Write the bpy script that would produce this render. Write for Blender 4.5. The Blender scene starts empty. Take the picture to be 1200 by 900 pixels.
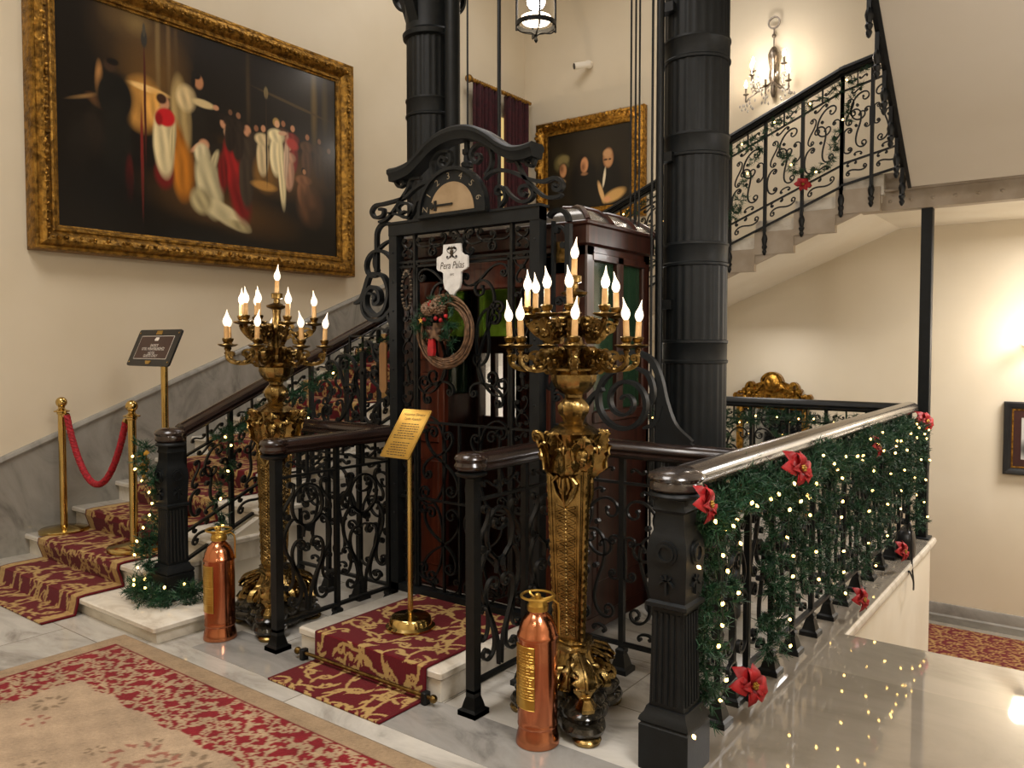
import bpy, math, random
import numpy as np
from mathutils import Vector, Matrix
random.seed(7)
C = bpy.context.scene.collection
PI = math.pi
R = math.radians

# ------------------------------------------------------------------ mesh builder
class MB:
    def __init__(s):
        s.v = []; s.f = []; s.n = 0
    def add(s, verts, faces):
        b = s.n
        s.v.extend([tuple(p) for p in verts]); s.n = len(s.v)
        s.f.extend([tuple(i + b for i in f) for f in faces])
    def box(s, x0, x1, y0, y1, z0, z1):
        s.add([(x0,y0,z0),(x1,y0,z0),(x1,y1,z0),(x0,y1,z0),(x0,y0,z1),(x1,y0,z1),(x1,y1,z1),(x0,y1,z1)],
              [(0,3,2,1),(4,5,6,7),(0,1,5,4),(1,2,6,5),(2,3,7,6),(3,0,4,7)])
    def bbox(s, x0, x1, y0, y1, z0, z1, b=.004):
        # box with chamfered vertical and horizontal edges
        P = []
        for z, i in ((z0, b), (z0 + b, 0), (z1 - b, 0), (z1, b)):
            for (x, y) in ((x0+i+b,y0+i),(x1-i-b,y0+i),(x1-i,y0+i+b),(x1-i,y1-i-b),(x1-i-b,y1-i),(x0+i+b,y1-i),(x0+i,y1-i-b),(x0+i,y0+i+b)):
                P.append((x, y, z))
        F = [tuple(reversed(range(8))), tuple(range(24, 32))]
        for k in range(3):
            for j in range(8):
                F.append((k*8+j, k*8+(j+1) % 8, k*8+8+(j+1) % 8, k*8+8+j))
        s.add(P, F)
    def lathe(s, prof, c=(0,0,0), seg=24, cap=True, lobes=0, lob=0.0, sq=1.0):
        P = []; F = []
        m = len(prof)
        for (r, z) in prof:
            for j in range(seg):
                a = 2*PI*j/seg
                rr = r*(1 + lob*math.cos(lobes*a)) if lobes else r
                P.append((c[0]+rr*math.cos(a), c[1]+rr*math.sin(a)*sq, c[2]+z))
        for k in range(m-1):
            for j in range(seg):
                F.append((k*seg+j, k*seg+(j+1) % seg, (k+1)*seg+(j+1) % seg, (k+1)*seg+j))
        if cap:
            F.append(tuple(reversed(range(seg)))); F.append(tuple(range((m-1)*seg, m*seg)))
        s.add(P, F)
    def loft(s, rings, cap=True):
        n = len(rings[0]); P = [p for r in rings for p in r]; F = []
        for k in range(len(rings)-1):
            for j in range(n):
                F.append((k*n+j, k*n+(j+1) % n, (k+1)*n+(j+1) % n, (k+1)*n+j))
        if cap:
            F.append(tuple(reversed(range(n)))); F.append(tuple(range((len(rings)-1)*n, len(rings)*n)))
        s.add(P, F)
    def tube(s, path, r, sides=8, closed=False):
        path = [Vector(p) for p in path]; n = len(path)
        rs = r if isinstance(r, (list, tuple)) else [r]*n
        tan = []
        for i in range(n):
            if closed: t = path[(i+1) % n]-path[i-1]
            else: t = path[min(i+1, n-1)]-path[max(i-1, 0)]
            tan.append(t.normalized() if t.length > 1e-9 else Vector((0,0,1)))
        ref = Vector((0,0,1)) if abs(tan[0].z) < .9 else Vector((1,0,0))
        nn = (ref - tan[0]*ref.dot(tan[0])).normalized()
        rings = []
        for i in range(n):
            nn = nn - tan[i]*nn.dot(tan[i])
            nn = nn.normalized() if nn.length > 1e-6 else Vector((1,0,0))
            b = tan[i].cross(nn)
            rings.append([tuple(path[i] + (nn*math.cos(2*PI*j/sides) + b*math.sin(2*PI*j/sides))*rs[i]) for j in range(sides)])
        if closed: rings.append(rings[0]); s.loft(rings, False)
        else: s.loft(rings)
    def rod(s, a, b, r, sides=8): s.tube([a, b], r, sides)
    def sphere(s, c, r, seg=12, rings=8, sx=1, sy=1, sz=1):
        prof = [(max(1e-4, math.sin(PI*i/rings)), -math.cos(PI*i/rings)) for i in range(rings+1)]
        P = []; F = []
        for (q, z) in prof:
            for j in range(seg):
                a = 2*PI*j/seg
                P.append((c[0]+r*sx*q*math.cos(a), c[1]+r*sy*q*math.sin(a), c[2]+r*sz*z))
        for k in range(rings):
            for j in range(seg):
                F.append((k*seg+j, k*seg+(j+1) % seg, (k+1)*seg+(j+1) % seg, (k+1)*seg+j))
        s.add(P, F)
    def prism(s, poly, fr, w0, w1):
        # polygon given in frame (u,v), extruded along w
        n = len(poly)
        P = [fr(u, v, w0) for u, v in poly] + [fr(u, v, w1) for u, v in poly]
        F = [tuple(reversed(range(n))), tuple(range(n, 2*n))]
        for j in range(n): F.append((j, (j+1) % n, n+(j+1) % n, n+j))
        s.add(P, F)
    def fbox(s, fr, u0, u1, v0, v1, w0, w1): s.prism([(u0,v0),(u1,v0),(u1,v1),(u0,v1)], fr, w0, w1)
    def bar(s, path, fr, t, d, closed=False):
        # flat bar of in-plane thickness t (number or list) and depth d, swept along a 2-D path in frame fr
        n = len(path)
        ts = t if isinstance(t, (list, tuple)) else [t]*n
        rings = []
        for i in range(n):
            if closed: a, b = path[i-1], path[(i+1) % n]
            else: a, b = path[max(i-1, 0)], path[min(i+1, n-1)]
            dx, dy = b[0]-a[0], b[1]-a[1]; l = math.hypot(dx, dy) or 1
            nx, ny = -dy/l*ts[i]/2, dx/l*ts[i]/2
            x, y = path[i]
            rings.append([fr(x+nx,y+ny,-d/2), fr(x-nx,y-ny,-d/2), fr(x-nx,y-ny,d/2), fr(x+nx,y+ny,d/2)])
        if closed: rings.append(rings[0]); s.loft(rings, False)
        else: s.loft(rings)
    def sweep(s, path, prof, up=(0,0,1), closed=False, side=1):
        # profile points (across, up) along a 3-D path with mitred corners
        path = [Vector(p) for p in path]; n = len(path); U = Vector(up); rings = []
        for i in range(n):
            if closed: d0, d1 = path[i]-path[i-1], path[(i+1) % n]-path[i]
            else:
                d0 = path[i]-path[i-1] if i else path[1]-path[0]
                d1 = path[i+1]-path[i] if i < n-1 else d0
            s0 = d0.cross(U).normalized(); s1 = d1.cross(U).normalized()
            m = (s0+s1); m = m.normalized() if m.length > 1e-6 else s0
            k = 1/max(.35, m.dot(s0))
            rings.append([tuple(path[i] + m*(a*k*side) + U*b) for a, b in prof])
        if closed: rings.append(rings[0]); s.loft(rings, False)
        else: s.loft(rings)
    def text(s, body, size, fr, u, v, w=0.0, depth=0.0, align='CENTER', shear=0.0, sx=1.0):
        cu = bpy.data.curves.new('txt', 'FONT'); cu.body = body; cu.size = size; cu.align_x = align
        cu.align_y = 'CENTER'; cu.extrude = depth; cu.shear = shear; cu.resolution_u = 3
        ob = bpy.data.objects.new('txt', cu); C.objects.link(ob)
        dg = bpy.context.evaluated_depsgraph_get()
        me = bpy.data.meshes.new_from_object(ob.evaluated_get(dg))
        s.add([fr(u+p.co.x*sx, v+p.co.y, w+p.co.z) for p in me.vertices], [tuple(p.vertices) for p in me.polygons])
        bpy.data.objects.remove(ob); bpy.data.curves.remove(cu); bpy.data.meshes.remove(me)
    def build(s, name, mat, parent=None, world=True, ang=38, flip=False, **props):
        me = bpy.data.meshes.new(name)
        off = parent_off(parent) if (parent is not None and world) else None
        v = s.v
        if off is not None: v = [(x-off[0], y-off[1], z-off[2]) for x, y, z in v]
        me.from_pydata(v, [], s.f); me.validate()
        if mat is not None: me.materials.append(mat)
        me.polygons.foreach_set('use_smooth', [True]*len(me.polygons))
        me.update()
        if ang: me.set_sharp_from_angle(angle=R(ang))
        o = bpy.data.objects.new(name, me); C.objects.link(o)
        if parent is not None: o.parent = parent
        for k, val in props.items(): o[k] = val
        return o

def fixnormals(o):
    import bmesh
    b = bmesh.new(); b.from_mesh(o.data); bmesh.ops.recalc_face_normals(b, faces=b.faces); b.to_mesh(o.data); b.free()

def parent_off(o):
    x = Vector((0,0,0))
    while o is not None: x += o.location; o = o.parent
    return x

def tag(o, label, cat, group=None):
    o['label'] = label; o['category'] = cat
    if group: o['group'] = group
    return o
def thing(name, label, cat, loc=(0,0,0), group=None):
    o = bpy.data.objects.new(name, None); C.objects.link(o); o.location = loc
    o.empty_display_size = .1
    return tag(o, label, cat, group)
def struct(name, mb, mat, label=None):
    o = mb.build(name, mat); o['kind'] = 'structure'
    if label: o['label'] = label
    return o
def copy_tree(o, parent=None, loc=None, rotz=None, label=None):
    c = o.copy(); C.objects.link(c)
    if parent is not None: c.parent = parent
    if loc is not None: c.location = loc
    if rotz is not None: c.rotation_euler = (0,0,rotz)
    if label: c['label'] = label
    for ch in list(o.children): copy_tree(ch, c)
    return c

def frame(o, u, v, w):
    o, u, v, w = Vector(o), Vector(u), Vector(v), Vector(w)
    return lambda a, b, c=0.0: tuple(o + u*a + v*b + w*c)
def sub(fr, u0, v0):           # shifted frame
    return lambda a, b, c=0.0: fr(u0+a, v0+b, c)

# ------------------------------------------------------------------ scroll shapes
def _integrate(kf, n):
    x = y = h = 0.0; P = [0j]; m = 8
    for i in range(n*m):
        s = (i+.5)/(n*m); h += kf(s)/(n*m)
        x += math.cos(h)/(n*m); y += math.sin(h)/(n*m)
        if i % m == m-1: P.append(complex(x, y))
    return P
_cache = {}
def scroll_pts(kind, k, k0, p, n):
    key = (kind, k, k0, p, n)
    if key not in _cache:
        if kind == 'C': f = lambda s: k0 + k*abs(2*s-1)**p
        elif kind == 'S': f = lambda s: (k0 + k*abs(2*s-1)**p)*(1 if s > .5 else -1)
        elif kind == 'J': f = lambda s: k0 + k*s**p              # curls at the far end only
        _cache[key] = _integrate(f, n)
    return _cache[key]
KG = 2.5
def scroll(A, B, kind='C', k=26., k0=2.5, p=2.2, mirror=False, n=52):
    P = scroll_pts(kind, k*(KG if kind != 'J' else 1), k0, p, n)
    a, b = complex(*A), complex(*B)
    if mirror: P = [z.conjugate() for z in P]
    q = (b-a)/(P[-1]-P[0])
    return [((a+(z-P[0])*q).real, (a+(z-P[0])*q).imag) for z in P]
def taper(n, t, e=.6): return [t*(e+(1-e)*math.sin(PI*min(1, max(0, i/(n-1))))**.6) for i in range(n)]
def scr(mb, fr, A, B, kind='C', t=.008, d=.012, lim=None, **kw):
    P = scroll(A, B, kind, **kw)
    if lim: P = [(min(max(x,lim[0]),lim[1]), min(max(y,lim[2]),lim[3])) for x, y in P]
    mb.bar(P, fr, taper(len(P), t), d)
    for q in (P[0], P[-1]) if kind != 'J' else (P[-1],):
        r = t*.85
        mb.prism([(q[0]+r*math.cos(2*PI*j/6), q[1]+r*math.sin(2*PI*j/6)) for j in range(6)], fr, -d*.6, d*.6)
def leaf(mb, f, P, width, lobes=5, curl=.25, th=.005, c0=0.0):
    # curved acanthus leaf: path P in frame (u,v), spread across w, with lobed edges and a raised midrib
    n = len(P); A = []; q = (-1,-.6,-.25,0,.25,.6,1)
    for s in (0, 1):
        for i in range(n):
            a, b = P[max(i-1,0)], P[min(i+1,n-1)]; dx, dy = b[0]-a[0], b[1]-a[1]; l = math.hypot(dx,dy) or 1; nx, ny = -dy/l, dx/l
            t = i/(n-1); hw = width*max(.06, math.sin(PI*(.18+.80*t)))**.7*(1+.24*math.cos(lobes*2*PI*t))
            for w in q:
                h = -curl*width*w*w + (.10*width if w == 0 else (-.06*width if abs(w) < .3 else 0)) - s*th
                A.append(f(P[i][0]+nx*h, P[i][1]+ny*h, c0+w*hw))
    m_ = len(q); F = []
    for s in (0, 1):
        o = s*n*m_
        for i in range(n-1):
            for j in range(m_-1):
                k = (o+i*m_+j, o+i*m_+j+1, o+(i+1)*m_+j+1, o+(i+1)*m_+j); F.append(k if s == 0 else k[::-1])
    N_ = n*m_; edge = [i*m_ for i in range(n)] + [(n-1)*m_+j for j in range(1,m_)] + [i*m_+m_-1 for i in range(n-2,-1,-1)] + [j for j in range(m_-2,0,-1)]
    for a, b in zip(edge, edge[1:]+edge[:1]): F.append((a, b, b+N_, a+N_))
    mb.add(A, F)
def arc(cx, cy, r, a0, a1, n=16, ry=None):
    ry = r if ry is None else ry
    return [(cx+r*math.cos(R(a0+(a1-a0)*i/n)), cy+ry*math.sin(R(a0+(a1-a0)*i/n))) for i in range(n+1)]
def bez(p, n=24):
    # Catmull-Rom through points (any dimension)
    p = [np.array(q, float) for q in p]; out = []
    q = [2*p[0]-p[1]] + p + [2*p[-1]-p[-2]]
    m = max(2, n//(len(p)-1))
    for i in range(1, len(q)-2):
        for k in range(m):
            t = k/m
            out.append(tuple(.5*((2*q[i]) + (q[i+1]-q[i-1])*t + (2*q[i-1]-5*q[i]+4*q[i+1]-q[i+2])*t*t + (3*q[i]-q[i-1]-3*q[i+1]+q[i+2])*t**3)))
    out.append(tuple(p[-1])); return out

# ------------------------------------------------------------------ materials
def lin(c):
    if isinstance(c, str):
        c = c.lstrip('#'); c = [int(c[i:i+2], 16)/255 for i in (0,2,4)]
    return tuple((x/12.92 if x <= .04045 else ((x+.055)/1.055)**2.4) for x in c)
def mat(name, col='#808080', rough=.5, metal=0., noise=0., nscale=8., bump=0., bscale=40., spec=.5, col2=None, emit=None, es=0., trans=0., coat=0., detail=4., ior=None, stretch=None, sheen=0.):
    m = bpy.data.materials.new(name); m.use_nodes = True
    nt = m.node_tree; b = nt.nodes['Principled BSDF']; L = nt.links
    c = lin(col)
    b.inputs['Base Color'].default_value = (*c, 1); b.inputs['Roughness'].default_value = rough
    b.inputs['Metallic'].default_value = metal; b.inputs['Specular IOR Level'].default_value = spec
    if coat: b.inputs['Coat Weight'].default_value = coat; b.inputs['Coat Roughness'].default_value = .08
    if trans: b.inputs['Transmission Weight'].default_value = trans
    if ior: b.inputs['IOR'].default_value = ior
    if sheen: b.inputs['Sheen Weight'].default_value = sheen
    if emit: b.inputs['Emission Color'].default_value = (*lin(emit), 1); b.inputs['Emission Strength'].default_value = es
    if noise or bump:
        tc = nt.nodes.new('ShaderNodeTexCoord'); mp = nt.nodes.new('ShaderNodeMapping')
        L.new(tc.outputs['Object'], mp.inputs['Vector'])
        if stretch: mp.inputs['Scale'].default_value = stretch
    if noise:
        n = nt.nodes.new('ShaderNodeTexNoise'); n.inputs['Scale'].default_value = nscale; n.inputs['Detail'].default_value = detail
        L.new(mp.outputs['Vector'], n.inputs['Vector'])
        r = nt.nodes.new('ShaderNodeValToRGB'); r.color_ramp.elements[0].position = .5-.5*min(1, noise); r.color_ramp.elements[1].position = .5+.3*min(1, noise)
        c2 = lin(col2) if col2 else tuple(x*.6 for x in c)
        r.color_ramp.elements[0].color = (*c2, 1); r.color_ramp.elements[1].color = (*c, 1)
        if noise > 0: r.color_ramp.elements[0].position = .35; r.color_ramp.elements[1].position = .65
        L.new(n.outputs['Fac'], r.inputs['Fac']); L.new(r.outputs['Color'], b.inputs['Base Color'])
    if bump:
        n2 = nt.nodes.new('ShaderNodeTexNoise'); n2.inputs['Scale'].default_value = bscale; n2.inputs['Detail'].default_value = 3
        L.new(mp.outputs['Vector'], n2.inputs['Vector'])
        bp = nt.nodes.new('ShaderNodeBump'); bp.inputs['Strength'].default_value = bump; bp.inputs['Distance'].default_value = .01
        L.new(n2.outputs['Fac'], bp.inputs['Height']); L.new(bp.outputs['Normal'], b.inputs['Normal'])
    return m
def marble(name, base, vein, rough=.12, scale=1.6, tiles=None, grout='#8a8378', dark=None, bandmask=None):
    m = bpy.data.materials.new(name); m.use_nodes = True
    nt = m.node_tree; b = nt.nodes['Principled BSDF']; L = nt.links; N = nt.nodes.new
    tc = N('ShaderNodeTexCoord')
    n = N('ShaderNodeTexNoise'); n.inputs['Scale'].default_value = scale; n.inputs['Detail'].default_value = 7; n.inputs['Roughness'].default_value = .62; n.inputs['Distortion'].default_value = 1.6
    mp = N('ShaderNodeMapping'); mp.inputs['Rotation'].default_value = (.3,.5,.6); mp.inputs['Scale'].default_value = (1,2.2,1.4)
    L.new(tc.outputs['Object'], mp.inputs['Vector'])
    src = mp.outputs['Vector']
    if tiles:
        br = N('ShaderNodeTexBrick'); br.offset = .5
        br.inputs['Scale'].default_value = 1; br.inputs['Brick Width'].default_value = tiles[0]; br.inputs['Row Height'].default_value = tiles[1]
        br.inputs['Mortar Size'].default_value = .003; br.inputs['Mortar Smooth'].default_value = 0; br.inputs['Bias'].default_value = 0
        br.inputs['Color1'].default_value = (0,0,0,1); br.inputs['Color2'].default_value = (1,1,1,1); br.inputs['Mortar'].default_value = (.5,.5,.5,1)
        L.new(tc.outputs['Object'], br.inputs['Vector'])
        vm = N('ShaderNodeVectorMath'); vm.operation = 'MULTIPLY_ADD'
        vm.inputs[1].default_value = (7,5,3); L.new(br.outputs['Color'], vm.inputs[0]); L.new(mp.outputs['Vector'], vm.inputs[2])
        src = vm.outputs['Vector']
    L.new(src, n.inputs['Vector'])
    r = N('ShaderNodeValToRGB'); e = r.color_ramp.elements
    e[0].position = .30; e[0].color = (*lin(vein),1); e[1].position = .62; e[1].color = (*lin(base),1)
    x = e.new(.47); mid = [a*.3+c*.7 for a, c in zip(lin(vein), lin(base))]; x.color = (*mid,1)
    L.new(n.outputs['Fac'], r.inputs['Fac']); out = r.outputs['Color']
    if tiles:
        tint = N('ShaderNodeMixRGB'); tint.blend_type = 'MULTIPLY'; tint.inputs[0].default_value = 1
        tr = N('ShaderNodeValToRGB'); tr.color_ramp.elements[0].color = (.80,.79,.78,1); tr.color_ramp.elements[1].color = (1,1,1,1)
        L.new(br.outputs['Color'], tr.inputs['Fac']); L.new(out, tint.inputs[1]); L.new(tr.outputs['Color'], tint.inputs[2])
        mx = N('ShaderNodeMixRGB'); mx.inputs[2].default_value = (*lin(grout),1)
        L.new(br.outputs['Fac'], mx.inputs[0]); L.new(tint.outputs[0], mx.inputs[1]); out = mx.outputs[0]
    L.new(out, b.inputs['Base Color'])
    b.inputs['Roughness'].default_value = rough; b.inputs['Specular IOR Level'].default_value = .5
    return m
def wood(name, c1, c2, rough=.3, axis=(1,1,12), scale=3., coat=.3):
    m = bpy.data.materials.new(name); m.use_nodes = True
    nt = m.node_tree; b = nt.nodes['Principled BSDF']; L = nt.links; N = nt.nodes.new
    tc = N('ShaderNodeTexCoord'); mp = N('ShaderNodeMapping')
    mp.inputs['Scale'].default_value = tuple(12/a for a in axis); L.new(tc.outputs['Object'], mp.inputs['Vector'])
    n = N('ShaderNodeTexNoise'); n.inputs['Scale'].default_value = scale; n.inputs['Detail'].default_value = 5; n.inputs['Distortion'].default_value = .6
    L.new(mp.outputs['Vector'], n.inputs['Vector'])
    r = N('ShaderNodeValToRGB'); r.color_ramp.elements[0].position = .35; r.color_ramp.elements[1].position = .7
    r.color_ramp.elements[0].color = (*lin(c1),1); r.color_ramp.elements[1].color = (*lin(c2),1)
    L.new(n.outputs['Fac'], r.inputs['Fac']); L.new(r.outputs['Color'], b.inputs['Base Color'])
    b.inputs['Roughness'].default_value = rough
    b.inputs['Coat Weight'].default_value = coat; b.inputs['Coat Roughness'].default_value = .1
    return m
def colmat(name, rough=.5, spec=.5, coat=0., sheen=0., bump=0.):
    m = bpy.data.materials.new(name); m.use_nodes = True
    nt = m.node_tree; b = nt.nodes['Principled BSDF']
    a = nt.nodes.new('ShaderNodeAttribute'); a.attribute_name = 'Col'
    n = nt.nodes.new('ShaderNodeTexNoise'); n.inputs['Scale'].default_value = 160; n.inputs['Detail'].default_value = 2
    tc = nt.nodes.new('ShaderNodeTexCoord'); nt.links.new(tc.outputs['Object'], n.inputs['Vector'])
    mr = nt.nodes.new('ShaderNodeMapRange'); mr.inputs['To Min'].default_value = .78; mr.inputs['To Max'].default_value = 1.18
    nt.links.new(n.outputs['Fac'], mr.inputs['Value'])
    mx = nt.nodes.new('ShaderNodeVectorMath'); mx.operation = 'SCALE'
    nt.links.new(a.outputs['Color'], mx.inputs[0]); nt.links.new(mr.outputs['Result'], mx.inputs['Scale'])
    nt.links.new(mx.outputs['Vector'], b.inputs['Base Color'])
    b.inputs['Roughness'].default_value = rough; b.inputs['Specular IOR Level'].default_value = spec
    if coat: b.inputs['Coat Weight'].default_value = coat; b.inputs['Coat Roughness'].default_value = .15
    if sheen: b.inputs['Sheen Weight'].default_value = sheen
    if bump:
        bp = nt.nodes.new('ShaderNodeBump'); bp.inputs['Strength'].default_value = bump; bp.inputs['Distance'].default_value = .004
        nt.links.new(n.outputs['Fac'], bp.inputs['Height']); nt.links.new(bp.outputs['Normal'], b.inputs['Normal'])
    return m
def colour_grid(name, pts, cols, mt, parent=None, **props):
    # pts (ny,nx,3) world grid with per-vertex pigment colours
    ny, nx = pts.shape[:2]
    me = bpy.data.meshes.new(name)
    off = np.array(parent_off(parent)) if parent is not None else np.zeros(3)
    V = (pts.reshape(-1,3)-off)
    i = np.arange(ny*nx).reshape(ny,nx)
    F = np.stack([i[:-1,:-1], i[:-1,1:], i[1:,1:], i[1:,:-1]], -1).reshape(-1,4)
    me.from_pydata(V.tolist(), [], F.tolist())
    at = me.color_attributes.new('Col', 'FLOAT_COLOR', 'POINT')
    c4 = np.ones((ny*nx,4), np.float32); c4[:,:3] = cols.reshape(-1,3)
    at.data.foreach_set('color', c4.ravel())
    me.polygons.foreach_set('use_smooth', [True]*len(me.polygons)); me.materials.append(mt); me.update()
    o = bpy.data.objects.new(name, me); C.objects.link(o)
    if parent is not None: o.parent = parent
    for k, v in props.items(): o[k] = v
    return o

M = {}
M['wall'] = mat('wall_paint', '#d8ccb5', .6, noise=.2, nscale=1.2, col2='#d2c5ac', bump=.03, bscale=90)
M['soffit'] = mat('soffit_paint', '#cac1b3', .7, noise=.2, nscale=.8, col2='#c2b8a8')
M['white'] = mat('white_paint', '#e6dfd0', .5, noise=.2, nscale=2, col2='#ddd4c2')
M['iron'] = mat('black_iron', '#121415', .42, noise=.3, nscale=30, col2='#0c0e0e', bump=.05, bscale=120, spec=.32)
M['iron2'] = mat('green_black_iron', '#14181a', .5, noise=.3, nscale=20, col2='#0f1214', bump=.05, bscale=100, spec=.28)
M['steel'] = mat('painted_beam', '#a89a88', .5, noise=.3, nscale=6, col2='#978874')
M['brass'] = mat('polished_brass', '#d2b878', .15, metal=1., noise=.2, nscale=6, col2='#bf9f5c')
M['gilt'] = mat('antique_gilt_bronze', '#a98f5a', .24, metal=1., noise=.5, nscale=20, col2='#6d5832', bump=.14, bscale=90)
M['giltdark'] = mat('dark_gilt_bronze', '#92784a', .28, metal=1., noise=.5, nscale=30, col2='#56431f', bump=.2, bscale=90)
M['copper'] = mat('polished_copper', '#d08a66', .17, metal=1., noise=.3, nscale=5, col2='#b4694a', bump=.06, bscale=14)
M['mahogany'] = wood('mahogany', '#26120c', '#422016', .34, coat=.12)
M['darkwood'] = wood('dark_handrail_wood', '#1c1310', '#30211b', .22, axis=(1,12,1))
M['greywood'] = wood('worn_handrail_wood', '#2a2523', '#443c37', .2, axis=(1,12,1), coat=.6)
M['marble_floor'] = marble('white_marble_tiles', '#d9d5cc', '#a29c93', .1, 1.7, tiles=(1.1,.48))
M['marble_hall'] = marble('cream_marble_slabs', '#aaa193', '#938a7b', .035, 1.0, tiles=(2.2,1.9), grout='#a39a8a')
hb = M['marble_hall'].node_tree.nodes['Principled BSDF']; hb.inputs['IOR'].default_value = 1.75; hb.inputs['Coat Weight'].default_value = 1.; hb.inputs['Coat Roughness'].default_value = .03
M['marble_grey'] = marble('grey_marble', '#98958d', '#6d6a64', .22, 1.3)
M['marble_band'] = marble('grey_marble_band', '#a09d98', '#75726e', .12, 2.2)
M['marble_step'] = marble('white_marble', '#e2dccf', '#bdb2a2', .2, 2.2)
M['black_marble'] = marble('black_marble', '#16140f', '#4a443a', .12, 5)
M['canvas'] = colmat('oil_paint', .32, .4, coat=.12)
M['carpet'] = colmat('carpet_pile', .9, .15, sheen=.1, bump=.4)
M['velvet'] = mat('burgundy_velvet', '#3c0a14', .9, noise=.3, nscale=20, col2='#27050c')
M['rope'] = mat('red_rope', '#a80f22', .7, noise=.3, nscale=60, col2='#7c0a18')
M['black'] = mat('black_plastic', '#17181a', .35, noise=.2, nscale=20, col2='#101113')
M['candle'] = mat('candle_sleeve', '#d9b078', .55, noise=.3, nscale=30, col2='#c99a5e')
M['bulb'] = mat('flame_bulb_lit', '#fff1dc', .3, emit='#ffeacf', es=1.35)
M['fairy'] = mat('fairy_bulb_lit', '#fff4dd', .3, emit='#ffc868', es=11.)
M['needle'] = mat('pine_needles', '#1f4d2e', .55, noise=.5, nscale=25, col2='#12331f')
M['petal'] = mat('red_poinsettia_fabric', '#ae1118', .6, noise=.3, nscale=30, col2='#840a10')
M['goldfab'] = mat('gold_ribbon', '#c79a3e', .35, metal=.7, noise=.4, nscale=40, col2='#94702a')
M['wire'] = mat('dark_wire', '#14281b', .5, noise=.2, nscale=30, col2='#0e1c13')
M['goldframe'] = mat('gilded_frame', '#a57b34', .36, metal=.85, noise=.6, nscale=22, col2='#5e431a', bump=.8, bscale=45)
M['goldframe2'] = mat('bright_gilded_frame', '#c08f3c', .3, metal=.9, noise=.6, nscale=30, col2='#6a4a1a', bump=.6, bscale=60)
M['brassplate'] = mat('engraved_brass', '#c9a452', .28, metal=.85, noise=.2, nscale=8, col2='#b48e40')
M['ink'] = mat('dark_engraving', '#3a2a10', .6, noise=.2, nscale=50, col2='#2c1f0b')
M['whiteink'] = mat('white_lettering', '#e8e2da', .5, noise=.1, nscale=50, col2='#dcd6cc')
M['plaque'] = mat('white_plaque', '#dedddb', .4, noise=.3, nscale=25, col2='#c9c8c6')
M['dialface'] = mat('dial_face', '#9c8668', .4, noise=.3, nscale=12, col2='#8c7658')
M['signbrown'] = mat('brown_sign', '#3a201d', .3, noise=.2, nscale=20, col2='#331b19')
M['twig'] = mat('vine_twigs', '#7a5b40', .8, noise=.5, nscale=40, col2='#4a3524')
M['cone'] = mat('pine_cone', '#6a4b35', .8, noise=.5, nscale=60, col2='#8f7a66')
M['greenglass'] = mat('green_glass', '#a8d850', .3, noise=.5, nscale=14, col2='#6fa030', trans=.92, ior=1.15)
M['darkglass'] = mat('dark_green_glass', '#2f4a34', .08, noise=.2, nscale=3, col2='#263d2b', trans=.35, ior=1.3)
M['clearglass'] = mat('clear_glass', '#ffffff', .02, noise=.05, nscale=3, col2='#fafafa', trans=1., ior=1.1)
M['numeral'] = mat('dial_numeral', '#8b7f6a', .5, noise=.2, nscale=20, col2='#7a6f5c')
M['glow'] = mat('lit_glass_globe', '#fff3df', .3, emit='#ffe6c2', es=9.)
M['crystal'] = mat('crystal_drops', '#f6efe4', .05, noise=.1, nscale=30, col2='#efe6d8', trans=.6, ior=1.4)
M['silver'] = mat('aged_silver', '#8c8174', .3, metal=.9, noise=.4, nscale=40, col2='#5f564c')
M['roofmetal'] = mat('polished_roof_metal', '#7d7a76', .25, metal=.5, noise=.3, nscale=4, col2='#5a5754')
M['sconceglow'] = mat('sconce_bulb_lit', '#fff1dc', .3, emit='#ffe4c0', es=30.)
M['blind'] = mat('lit_window_blind', '#e8cf94', .6, emit='#e8c67c', es=.8)
# ------------------------------------------------------------------ camera
cam = bpy.data.cameras.new('camera'); co = bpy.data.objects.new('camera', cam); C.objects.link(co)
co.location = (0,0,1.5); co.rotation_euler = (R(90-2.3), 0, R(36.85))
cam.sensor_width = 36; cam.lens = 36*934/1200; cam.shift_y = -7.5/1200; cam.clip_start = .05
bpy.context.scene.camera = co

# ------------------------------------------------------------------ room shell
XL, YB, ZC = -5.84, 8.05, 6.2
ZL1 = .096 + 12*.137          # first landing
def S(name, mt, *boxes):
    m = MB()
    for b in boxes: m.box(*b)
    return struct(name, m, mt)
S('floor', M['marble_floor'], (XL,-1.3,-3.2,6.95,-.25,0))
S('floor_hall', M['marble_hall'], (-1.3,1.6,-3.2,4.31,-.25,0))
S('floor_ledge', M['marble_hall'], (-1.3,-1.07,4.31,6.95,-.06,0))
S('floor_lower', M['marble_hall'], (XL,1.6,4.31,YB,-1.2,-1.0))
S('wall_ledge', M['white'], (-1.3,-1.09,4.31,6.93,-1,-.06))
S('wall_under_floor', M['white'], (XL,-1.3,6.75,6.93,-1,-.25))
m = MB(); m.sweep([(-1.07,4.31,-.035),(-1.07,6.95,-.035),(-1.3,6.95,-.035)], [(0,-.03),(.012,-.022),(.018,0),(.012,.022),(0,.03),(-.03,.03),(-.03,-.03)]); struct('trim_1', m, M['marble_step'])
m = MB()
for i in range(7): m.box(-1.07,1.6,4.31+.3*i,4.31+.3*(i+1),-1.2,-.143*(i+1))
struct('floor_stairs_down', m, M['marble_hall'])
S('floor_band', M['marble_band'], (-3.62,-1.32,2.17,2.46,-.02,.0012))
S('wall_left', M['wall'], (XL-.2,XL,-3.2,YB+.2,-.3,ZC))
S('wall_back', M['wall'], (XL,1.8,YB,YB+.2,-1.2,ZC))
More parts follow.
